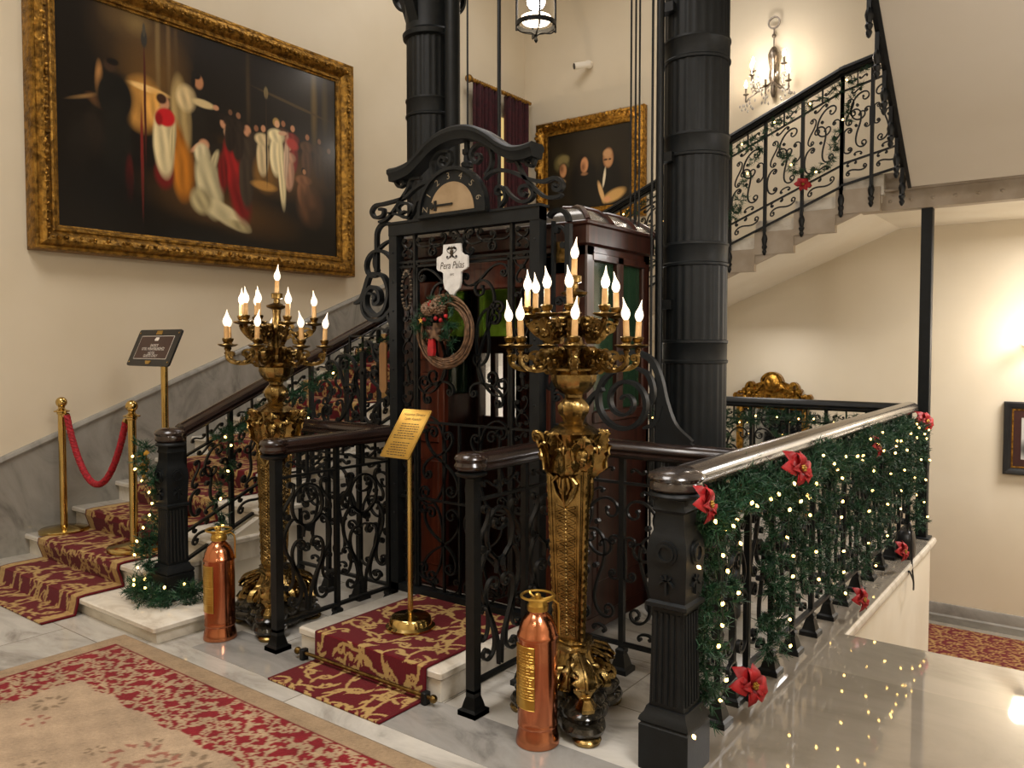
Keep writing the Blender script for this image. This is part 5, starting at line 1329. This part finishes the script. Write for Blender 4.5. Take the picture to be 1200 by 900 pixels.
ops = [(.25,.95,.16,.24,0,'#4a361c',.9),(.29,.75,.14,.20,0,'#60441f',.7),(.20,.98,.10,.10,0,'#5a4526',.6),(.30,.90,.012,.34,0,'#77603a',.6),(.335,.93,.010,.34,0,'#6a5230',.6),(.235,.96,.05,.05,0,'#7a6238',.8),(.36,.92,.01,.30,0,'#4e3a20',.6),
 (.90,.82,.02,.24,0,'#5c4a28',.6),(.62,.82,.012,.30,0,'#3a2c18',.6),(.80,.80,.24,.010,-8,'#4a381e',.5),(.95,.84,.02,.16,0,'#40331c',.6),
 (.70,.42,.30,.12,0,'#5c3f1c',.8),(.52,.18,.32,.10,-8,'#54391a',.8),(.25,.60,.10,.15,0,'#b9853f',.4,1,1),(.27,.675,.10,.02,-6,'#ecc078',.4),(.29,.60,.05,.10,0,'#d29a4c',.5,1,1),(.12,.66,.015,.08,0,'#c08a50',.6),(.10,.585,.09,.010,20,'#8a6a40',.6),(.13,.56,.06,.03,-20,'#6e4a2a',.6),
 (.165,.60,.095,.15,0,'#15130f',.3),(.17,.40,.075,.24,0,'#1a1813',.4),(.152,.735,.03,.035,0,'#3c2a1c',.4),(.16,.755,.03,.02,0,'#120d09',.3),(.205,.25,.02,.12,0,'#5a1210',.5),(.10,.42,.05,.12,0,'#241c15',.5),(.06,.36,.05,.14,0,'#1d1813',.5)]
ops += [(.245,.34,.008,.30,0,'#74251e',.4),(.257,.62,.006,.34,0,'#4a1c16',.4),(.257,.90,.016,.05,0,'#33302a',.3),(.257,.94,.008,.04,0,'#4a4436',.3)]
ops += [(.415,.50,.085,.26,0,'#1d1812',.3),(.375,.585,.055,.24,4,'#a08858',.25,1,1),(.392,.68,.055,.08,0,'#c8b080',.35,1,1),(.368,.40,.045,.20,8,'#9a5c18',.35,1,1),(.38,.33,.06,.17,0,'#b06c1e',.4,1,1),(.452,.675,.065,.024,-4,'#cdb684',.35),(.497,.672,.018,.016,0,H_,.4),(.437,.775,.026,.045,0,'#b07a54',.3),(.428,.805,.028,.026,0,'#15100c',.3),(.418,.775,.012,.04,0,'#15100c',.3)]
ops += [(.32,.63,.026,.04,0,H_,.3),(.31,.648,.028,.03,0,'#3c2416',.3),(.315,.30,.052,.09,0,'#6a1715',.35),(.315,.44,.056,.20,3,'#d2c092',.22,1,1),(.345,.47,.018,.12,-6,'#bfae80',.35,1,1),(.322,.565,.052,.055,0,'#bd1d22',.22),(.30,.55,.02,.04,0,'#8e1418',.4)]
ops += [(.47,.50,.055,.05,0,'#1a130e',.3),(.452,.475,.03,.035,0,H_,.35),(.43,.46,.05,.018,40,H_,.35),(.50,.47,.05,.035,30,'#1d1610',.4),(.445,.43,.045,.065,0,'#cbbd96',.3,1,1),(.49,.41,.02,.07,-20,'#b3a57e',.35,1,1),(.47,.28,.075,.20,12,'#bdb088',.25,1,1),(.535,.145,.15,.060,-24,'#c6b88e',.25,1,1),(.44,.20,.06,.08,20,'#a99b72',.4,1,1),(.58,.10,.07,.03,-15,'#a3956c',.4,1,1)]
ops += [(.56,.40,.06,.19,6,'#931719',.3,1,1),(.585,.24,.06,.15,14,'#741013',.4,1,1),(.52,.36,.03,.12,0,'#6e1012',.4,1,1),(.547,.565,.036,.04,0,'#dcae88',.3),(.525,.605,.022,.034,0,H_,.3),(.52,.635,.024,.022,0,'#20150e',.3)]
ops += fig(.61,.42,.52,'#3a3026',wd=.36)+fig(.578,.56,.30,'#2a2018',skin='#8f6548')+fig(.548,.58,.26,'#241b14',skin='#6f4e38')+fig(.648,.52,.30,'#2e231a',skin='#8a5c40')
ops += [(.69,.40,.085,.13,0,'#6d4d22',.35,1,1),(.68,.33,.08,.03,-4,'#b08240',.4)]
ops += fig(.76,.58,.30,'#4a3022',skin='#9a6848')+fig(.80,.56,.32,'#7a2a26')+fig(.676,.52,.32,'#c9b48a')+fig(.733,.55,.36,'#e2d2a4',skin='#d8a880',hair='#a8884e')+fig(.785,.46,.30,'#b68a70',skin='#b8866a')+fig(.865,.54,.30,'#4c3424',skin='#9a6848')+fig(.92,.54,.28,'#33261c',skin='#7a5844')+fig(.965,.50,.28,'#241b15',skin='#5e4434')
ops += [(.755,.42,.026,.24,3,'#dccc9e',.25,1,1),(.775,.50,.018,.16,-4,'#c2a58a',.35,1,1),(.80,.585,.045,.035,-20,'#a83a34',.4),(.76,.63,.03,.015,10,'#caa080',.4)]
ops += fig(.85,.36,.26,'#7a5236',skin='#a87854',wd=.7)+[(.88,.26,.09,.13,10,'#543824',.5,1,1),(.90,.20,.05,.08,0,'#3e2a1c',.5)]
ops += [(.692,.82,.014,.04,0,'#7c6c4a',.3),(.692,.57,.005,.30,0,'#2c2014',.3),(.14,.18,.18,.18,0,'#0e0c0a',.6),(.42,.03,.24,.06,0,'#0e0b08',.6),(.95,.08,.14,.12,0,'#0d0a08',.6)]
ops = [(o_[0],o_[1],o_[2]*.92,o_[3]*.78)+tuple(o_[4:]) for o_ in ops]
cv = paint(y1-y0, z1-z0, nx, ny, '#15100b', ops)
colour_grid('canvas', pts, cv, M['canvas'], pg)
prof = [(0,0),(0,.012),(.012,.016),(.020,.030),(.038,.034),(.050,.028),(.062,.040),(.085,.072),(.11,.085),(.135,.080),(.15,.062),(.158,.066),(.172,.064),(.180,.045),(.182,-.05)]
picture_frame(pg, fp1, y0, y1, z0, z1, prof, M['goldframe'], orn=(.10,.078), osz=.030, seed=4)
# portrait on the back wall
pt2 = thing('painting', 'smaller dark portrait of three heads in an ornate carved gold frame', 'painting', (-4.9,YB-.05,2.95))
fp2 = frame((0,YB-.05,0),(1,0,0),(0,0,1),(0,-1,0)); x0, x1, z0, z1 = -5.45, -4.32, 3.10, 4.0
tl = R(0)
xx, zz = np.meshgrid(np.linspace(x0,x1,170), np.linspace(z0,z1,136)); pts = np.zeros(xx.shape+(3,)); pts[...,0] = xx; pts[...,1] = YB-.052; pts[...,2] = zz
ops = [(.5,.6,.5,.4,0,'#2c2417',.8),(.12,.30,.16,.30,0,'#17120c',.4),(.45,.28,.22,.38,0,'#0f0d0b',.3),(.74,.24,.20,.42,0,'#100e0c',.3),
 (.17,.62,.11,.11,0,'#5a5232',.4),(.19,.66,.09,.06,10,'#7a6d45',.4),(.19,.50,.075,.12,0,'#1d140d',.3),(.19,.52,.052,.085,0,'#b5835a',.25),(.17,.55,.03,.05,0,'#7a5238',.6),
 (.43,.56,.075,.13,0,'#20140d',.3),(.45,.555,.056,.095,0,'#c98f62',.25),(.435,.53,.03,.05,0,'#86593c',.6),(.45,.44,.05,.02,0,'#8a6344',.5),
 (.73,.60,.075,.12,0,'#a5744d',.25),(.735,.57,.055,.08,0,'#bb8a5e',.4),(.72,.66,.06,.05,0,'#c09468',.4),(.70,.58,.03,.012,0,'#3a2416',.5),(.75,.58,.02,.012,0,'#3a2416',.5),
 (.685,.36,.018,.12,-8,'#d8cdb0',.35),(.65,.18,.03,.14,18,'#c8a26e',.35),(.80,.12,.16,.07,20,'#b89258',.4),(.72,.08,.05,.04,0,'#c48f64',.4),(.18,.38,.05,.03,0,'#8b7352',.5)]
cv = paint(x1-x0, z1-z0, 170, 136, '#14100b', ops); colour_grid('canvas', pts, cv, M['canvas'], pt2)
picture_frame(pt2, fp2, x0, x1, z0, z1, [(0,0),(0,.02),(.02,.03),(.05,.025),(.06,.04),(.10,.07),(.14,.06),(.16,.03),(.16,-.045)], M['goldframe2'], orn=(.105,.06), osz=.055, seed=8)
# framed photograph in the lower hall
ph = thing('framed_photograph', 'black framed old photograph with a thin gold line on the lower hall wall', 'framed photograph', (-.45,YB-.03,.4))
fp3 = frame((0,YB-.03,0),(1,0,0),(0,0,1),(0,-1,0)); x0, x1, z0, z1 = -.66,-.20,.45,.965
m = MB(); m.fbox(fp3, x0,x1,z0,z1,-.02,.002); m.build('mount', M['signbrown'], ph)
xx, zz = np.meshgrid(np.linspace(x0+.075,x1-.075,60), np.linspace(z0+.08,z1-.08,70)); pts = np.zeros(xx.shape+(3,)); pts[...,0] = xx; pts[...,1] = YB-.0335; pts[...,2] = zz
cv = paint(.3,.36,60,70,'#b9b6ae',[(.5,.25,.5,.25,0,'#4a4844',.4),(.3,.5,.16,.25,0,'#2c2a28',.3),(.7,.55,.16,.2,0,'#77746e',.4),(.3,.72,.07,.07,0,'#c9c6c0',.3)]); colour_grid('print', pts, cv, M['canvas'], ph)
picture_frame(ph, fp3, x0, x1, z0, z1, [(0,0),(0,.012),(.012,.014),(.02,.02),(.045,.022),(.055,.012),(.055,-.03)], M['black'])
picture_frame(ph, fp3, x0+.018, x1-.018, z0+.018, z1-.018, [(0,.001),(0,.006),(.012,.006),(.012,.001)], M['goldframe2'], name='gold_line')

# ------------------------------------------------------------------ red curtains and lit window
S('window_1', M['blind'], (XL+.004,XL+.012,7.15,7.75,2.3,4.2))
cu = thing('curtain', 'burgundy velvet curtains hanging from a gold rod behind the lift', 'curtain', (XL+.12,7.4,4.42))
for (a, b, ph_) in ((6.93,7.36,0),(7.50,7.97,1.3)):
    m = MB(); n = 90; rings = []
    for z, pinch in ((4.42,1.0),(4.2,1.),(3.4,.99),(2.6,.97),(1.8,.96)):
        rings.append([(XL+.11+.030*math.sin(j/n*42+ph_+.25*math.sin(z*3))+.012*math.sin(j/n*17+z), a+(b-a)*(.5+(j/n-.5)*pinch), z) for j in range(n+1)])
    P = [p for r_ in rings for p in r_]; F = [(k*(n+1)+j,k*(n+1)+j+1,(k+1)*(n+1)+j+1,(k+1)*(n+1)+j) for k in range(4) for j in range(n)]
    m.add(P, F); o = m.build('drape', M['velvet'], cu, ang=None); o.modifiers.new('s','SOLIDIFY').thickness = .004
m = MB(); m.tube([(XL+.12,6.86,4.44),(XL+.12,8.0,4.44)], .022, 12)
for i in range(26): m.sphere((XL+.12,6.90+.042*i,4.44), .027, 8, 5, 1,.5,1)
m.sphere((XL+.12,6.84,4.44), .045); m.build('rod', M['goldframe'], cu)

# ------------------------------------------------------------------ lights and small fixtures
ln = thing('hanging_lantern', 'round hanging iron lantern with glass sides above the stair landing', 'lantern', (-4.225,6.0,4.34))
c = (-4.225,6.0)
m = MB()
for z in (4.40,4.95): m.sweep([(c[0]+.175*math.cos(2*PI*i/32), c[1]+.175*math.sin(2*PI*i/32), z) for i in range(32)], [(-.008,-.02),(.008,-.02),(.008,.02),(-.008,.02)], closed=True)
for k in range(4):
    a = R(36.85+90*k+8); m.rod((c[0]+.178*math.cos(a),c[1]+.178*math.sin(a),4.34),(c[0]+.178*math.cos(a),c[1]+.178*math.sin(a),5.0), .010, 8)
    P = bez([(.178,4.36),(.13,4.33),(.05,4.33),(0,4.30)],10); m.tube([(c[0]+u*math.cos(a),c[1]+u*math.sin(a),z) for u, z in P], .007, 6)
    P = bez([(.178,5.0),(.15,5.12),(.06,5.2),(0,5.25)],10); m.tube([(c[0]+u*math.cos(a),c[1]+u*math.sin(a),z) for u, z in P], .008, 6)
m.lathe([(.005,-.07),(.018,-.05),(.010,-.02),(.02,0)], (c[0],c[1],4.31), 10); m.tube([(c[0],c[1],5.25),(c[0],c[1],ZC)], .006, 6); m.build('iron_cage', M['iron'], ln)
m = MB(); m.lathe([(.168,4.40),(.168,4.95)], (c[0],c[1],0), 32, cap=False); m.build('glass', M['clearglass'], ln)
m = MB(); m.lathe([(.03,4.41),(.12,4.42),(.135,4.44),(.12,4.47),(.04,4.48)], (c[0],c[1],0), 24); m.build('lamp', M['glow'], ln)
m = MB(); n = 24
for i in range(n):
    a = 2*PI*i/n; m.rod((c[0]+.14*math.cos(a),c[1]+.14*math.sin(a),4.83),(c[0]+.14*math.cos(a),c[1]+.14*math.sin(a),4.90), .006, 5)
m.lathe([(.145,4.88),(.145,4.92),(.10,4.95)], (c[0],c[1],0), 24, cap=False); m.build('pleated_ring', M['silver'], ln)
# crystal sconce
sc = thing('wall_sconce', 'silvery wall light with candle bulbs and crystal drops above the rising stair railing', 'wall light', (-2.74,YB-.02,4.3))
fc = frame((-2.74,YB-.06,0),(1,0,0),(0,0,1),(0,-1,0))
m = MB(); m.bar(arc(0,4.70,.055,0,360,24)[:-1], fc, .014, .016, closed=True); m.rod(fc(0,4.64,0),fc(0,4.42,0), .006, 6); m.sphere(fc(0,4.57,0), .022, 8, 6)
m.lathe([(.015,.0),(.03,.05),(.025,.1),(.035,.15),(.045,.2),(.035,.28),(.05,.36),(.055,.42),(.035,.47),(.02,.49)], fc(0,3.97,0), 14); m.build('backplate', M['silver'], sc)
for k, (u, w_, z) in enumerate(((-.17,.10,4.28),(-.14,.22,4.20),(.13,.08,4.30),(.20,.16,4.10),(-.24,.10,4.06),(.02,.28,4.05))):
    m = MB(); m.tube([fc(*p) for p in bez([(0,4.12,.02),(u*.4,4.06,w_*.4),(u*.85,4.03 if z > 4.15 else 3.98,w_*.9),(u,z-.12,w_),(u,z-.05,w_)],20)], .008, 6)
    m.lathe([(.008,0),(.03,.012),(.03,.018),(.012,.024)], fc(u,z-.06,w_), 10); m.rod(fc(u,z-.05,w_), fc(u,z+.02,w_), .011, 8); ar = m.build('arm', M['silver'], sc)
    m = MB(); q = fc(u,z+.02,w_); m.lathe([(.008,0),(.018,.02),(.014,.045),(.003,.075)], q, 10); m.build('bulb', M['sconceglow'], ar)
    m = MB(); rg = random.Random(k)
    for i in range(14):
        p = fc(u*rg.uniform(.6,1.2)+rg.uniform(-.03,.03), z-.08-rg.uniform(0,.13), w_*rg.uniform(.7,1.1)+.02); m.lathe([(.001,-.022),(.010,-.006),(.007,.006),(.001,.014)], p, 6)
    m.build('crystal_drops', M['crystal'], ar)
# security camera
sv = thing('security_camera', 'small white security camera on the back wall above the portrait', 'camera', (-4.93,YB,4.73))
m = MB(); m.tube([(-4.90,YB-.01,4.75),(-4.90,YB-.06,4.75)], .045, 18); m.tube([(-4.90,YB-.05,4.75),(-4.92,YB-.10,4.73)], .02, 10); m.build('mount', M['white'], sv)
m = MB(); m.tube([(-4.87,YB-.06,4.74),(-4.99,YB-.20,4.70)], .038, 18); m.build('body', M['white'], sv)
m = MB(); m.tube([(-4.988,YB-.198,4.7005),(-4.993,YB-.204,4.699)], .034, 18); m.build('lens', M['black'], sv)
# gilded crest of a mirror in the lower hall
mi = thing('mirror', 'gilded carved crest on top of a wall mirror in the lower hall', 'mirror', (-2.72,YB-.04,-1.0))
fm = frame((-2.715,YB-.05,0),(1,0,0),(0,0,1),(0,-1,0))
m = MB(); m.prism([(-.34,.90),(.34,.90),(.36,.97),(.27,1.02),(.20,1.10),(.10,1.14),(.07,1.20),(-.07,1.20),(-.10,1.14),(-.20,1.10),(-.27,1.02),(-.36,.97)], fm, -.04, 0); cr_ = m.build('crest', M['goldframe2'], mi)
m = MB(); rg = random.Random(3)
for s in (-1,1):
    for A, B_, k_ in (((.05,1.10),(.20,1.07),'S'),((.20,1.10),(.33,.98),'S'),((.10,1.0),(.26,.98),'C'),((.28,1.05),(.37,1.0),'C')): scr(m, fm, (s*A[0],A[1]), (s*B_[0],B_[1]), k_, .026, .06, k=22, mirror=s < 0)
    for i in range(34):
        u = rg.uniform(.06,.36); zt = 1.16-.42*u; m.sphere(fm(s*u, rg.uniform(.93,zt), rg.uniform(0,.03)), rg.uniform(.012,.024), 7, 5, rg.uniform(.7,1.4),.8,rg.uniform(.7,1.4))
m.sphere(fm(0,1.12,.01), .085, 16, 10, 1.05,.5,1.25); m.bar(arc(0,1.12,.105,10,170,16), fm, .022, .07)
for u in (-.035,.035): m.sphere(fm(u,1.12,.045), .032, 10, 8, .8,.6,1.4)
m.bar(arc(0,.72,.40,48,132,20,.30), fm, .03, .05); m.build('carving', M['goldframe2'], cr_)
picture_frame(mi, fm, -.30, .30, -.75, .86, [(0,-.01),(0,.01),(.03,.03),(.06,.02),(.06,-.04)], M['goldframe2'])
m = MB(); m.fbox(fm, -.31,.31,-.76,.87,-.03,-.01); m.build('glass', mat('mirror_glass','#cfd2d2',.03,metal=1.,noise=.1,nscale=3,col2='#c8cbcb'), mi)
m = MB(); m.fbox(fm,-.34,.34,-1.0,-.78,-.04,.02); m.build('plinth', M['goldframe2'], mi)
# wall lamp at the edge of the view
wl = thing('wall_lamp', 'small bright wall lamp on the lower hall wall above the framed photograph', 'wall light', (-.56,YB,1.5))
m = MB(); m.lathe([(.05,0),(.05,.012),(.03,.02),(.015,.03)], (-.54,YB-.012,1.50), 16); m.tube([(-.54,YB-.005,1.46),(-.54,YB-.09,1.44),(-.54,YB-.12,1.49)], .009, 8); m.build('bracket', M['silver'], wl)
m = MB(); m.lathe([(.02,0),(.05,.02),(.06,.05),(.05,.09),(.02,.11)], (-.54,YB-.12,1.49), 18); m.build('globe', M['glow'], wl)
# black box with a cable loop on the marble ledge
bx = thing('junction_box', 'small black box with a looping cable on the marble ledge by the steel post', 'box', (-1.13,6.14,0))
m = MB(); rings = []
for z, q in ((.0,.8),(.02,1.),(.12,1.02),(.17,.92),(.195,.6)): rings.append([(-1.125+.062*q*math.copysign(abs(math.cos(a))**.6,math.cos(a)), 6.15+.075*q*math.copysign(abs(math.sin(a))**.6,math.sin(a)), z) for a in [2*PI*i/24 for i in range(24)]])
m.loft(rings); m.build('case', M['black'], bx)
m = MB(); m.tube(bez([(-1.11,6.12,.19),(-1.09,6.10,.26),(-1.07,6.06,.16),(-1.06,6.03,.0),(-1.045,6.02,-.14),(-1.03,5.93,-.16),(-1.02,5.86,-.08),(-1.045,5.86,-.02),(-1.06,5.88,-.05)],50), .006, 6); m.build('cable', M['black'], bx)
m = MB(); m.tube(bez([(-1.36,3.02,.008),(-1.30,2.95,.008),(-1.27,2.99,.008),(-1.36,3.12,.008),(-1.5,3.14,.008)],24), .006, 6); tag(m.build('floor_cable', M['black']), 'thin black cable lying on the floor behind the candelabrum beside the garlanded newel', 'cable')

# ------------------------------------------------------------------ light of the place, plus added fills
W = bpy.data.worlds.new('world'); bpy.context.scene.world = W; W.use_nodes = True
W.node_tree.nodes['Background'].inputs[0].default_value = (*lin('#fff2e2'),1); W.node_tree.nodes['Background'].inputs[1].default_value = .05
def area(name, loc, size, power, col='#fdf8f4', aim=None, sy=None):
    l = bpy.data.lights.new(name, 'AREA'); l.energy = power; l.color = lin(col); l.shape = 'RECTANGLE'; l.size = size; l.size_y = sy or size
    o = bpy.data.objects.new(name, l); C.objects.link(o); o.location = loc
    d = Vector(aim)-Vector(loc) if aim else Vector((0,0,-1)); o.rotation_euler = d.to_track_quat('-Z','Y').to_euler(); return o
def point(name, loc, power, r=.06, col='#fff4e8'):
    l = bpy.data.lights.new(name, 'POINT'); l.energy = power; l.color = lin(col); l.shadow_soft_size = r
    o = bpy.data.objects.new(name, l); C.objects.link(o); o.location = loc; return o
area('ceiling_light', (-3.2,.2,6.1), 2.2, 175)
for k in range(6): point('highlight_fill', (-1.3+.35*math.cos(k*PI/3), -.7+.35*math.sin(k*PI/3), 3.4), 9, .045, '#fff3e2')  # added unseen points, no real chandelier: bright glints for brass and copper
for k in range(4): point('highlight_fill', (.7+.25*math.cos(k*PI/2), 1.0+.25*math.sin(k*PI/2), 3.1), 4, .045, '#fff3e2')  # second added ring of unseen points, no fixture here either
area('ceiling_light', (-3.9,5.6,6.1), 2.0, 60)
area('corridor_light', (.3,1.5,3.6), .9, 85)
area('lower_hall_light', (.35,7.2,2.45), .7, 100)
area('soffit_fill', (1.5,4.0,1.9), .5, 42, aim=(-.2,4.6,3.9))  # added fill with no fixture, aimed up to brighten the sloping soffit
area('under_stair_light', (-2.6,7.4,1.7), .5, 6)
area('shaft_fill', (-3.7,6.2,1.0), .4, 9, aim=(-3.6,4.0,1.3))  # added fill behind the car, brightens green pane and white stair side
for cx_, cy_, cz_ in ((-1.703,2.682,1.72),(-3.555,2.615,1.72)):
    for k in range(3):
        a = R(36.85-90+120*k+50); point('candle_light', (cx_+.20*math.cos(a), cy_+.20*math.sin(a), cz_), 1.0, .03)
point('sconce_light', (-2.74,YB-.42,4.25), 16, .10)
point('lantern_light', (-4.225,6.0,4.6), 9, .08)
point('lamp_light', (-.54,YB-.32,1.56), 7, .06)
sp = bpy.data.lights.new('picture_light','SPOT'); sp.energy = 60; sp.color = lin('#ffe8cc'); sp.spot_size = R(75); sp.spot_blend = .8; sp.shadow_soft_size = .05
so = bpy.data.objects.new('picture_light', sp); C.objects.link(so); so.location = (-4.6,7.2,2.05); so.rotation_euler = (Vector((-4.9,YB,3.9))-Vector(so.location)).to_track_quat('-Z','Y').to_euler()
sc_ = bpy.context.scene
sc_.view_settings.view_transform = 'Standard'; sc_.view_settings.look = 'None'; sc_.view_settings.gamma = 1; sc_.view_settings.use_curve_mapping = False
sc_.view_settings.exposure = 0.0
try:
    sc_.cycles.use_denoising = True; sc_.cycles.denoiser = 'OPENIMAGEDENOISE'; sc_.cycles.max_bounces = 8; sc_.cycles.sample_clamp_indirect = 6; sc_.cycles.caustics_reflective = False; sc_.cycles.caustics_refractive = False
except Exception: pass
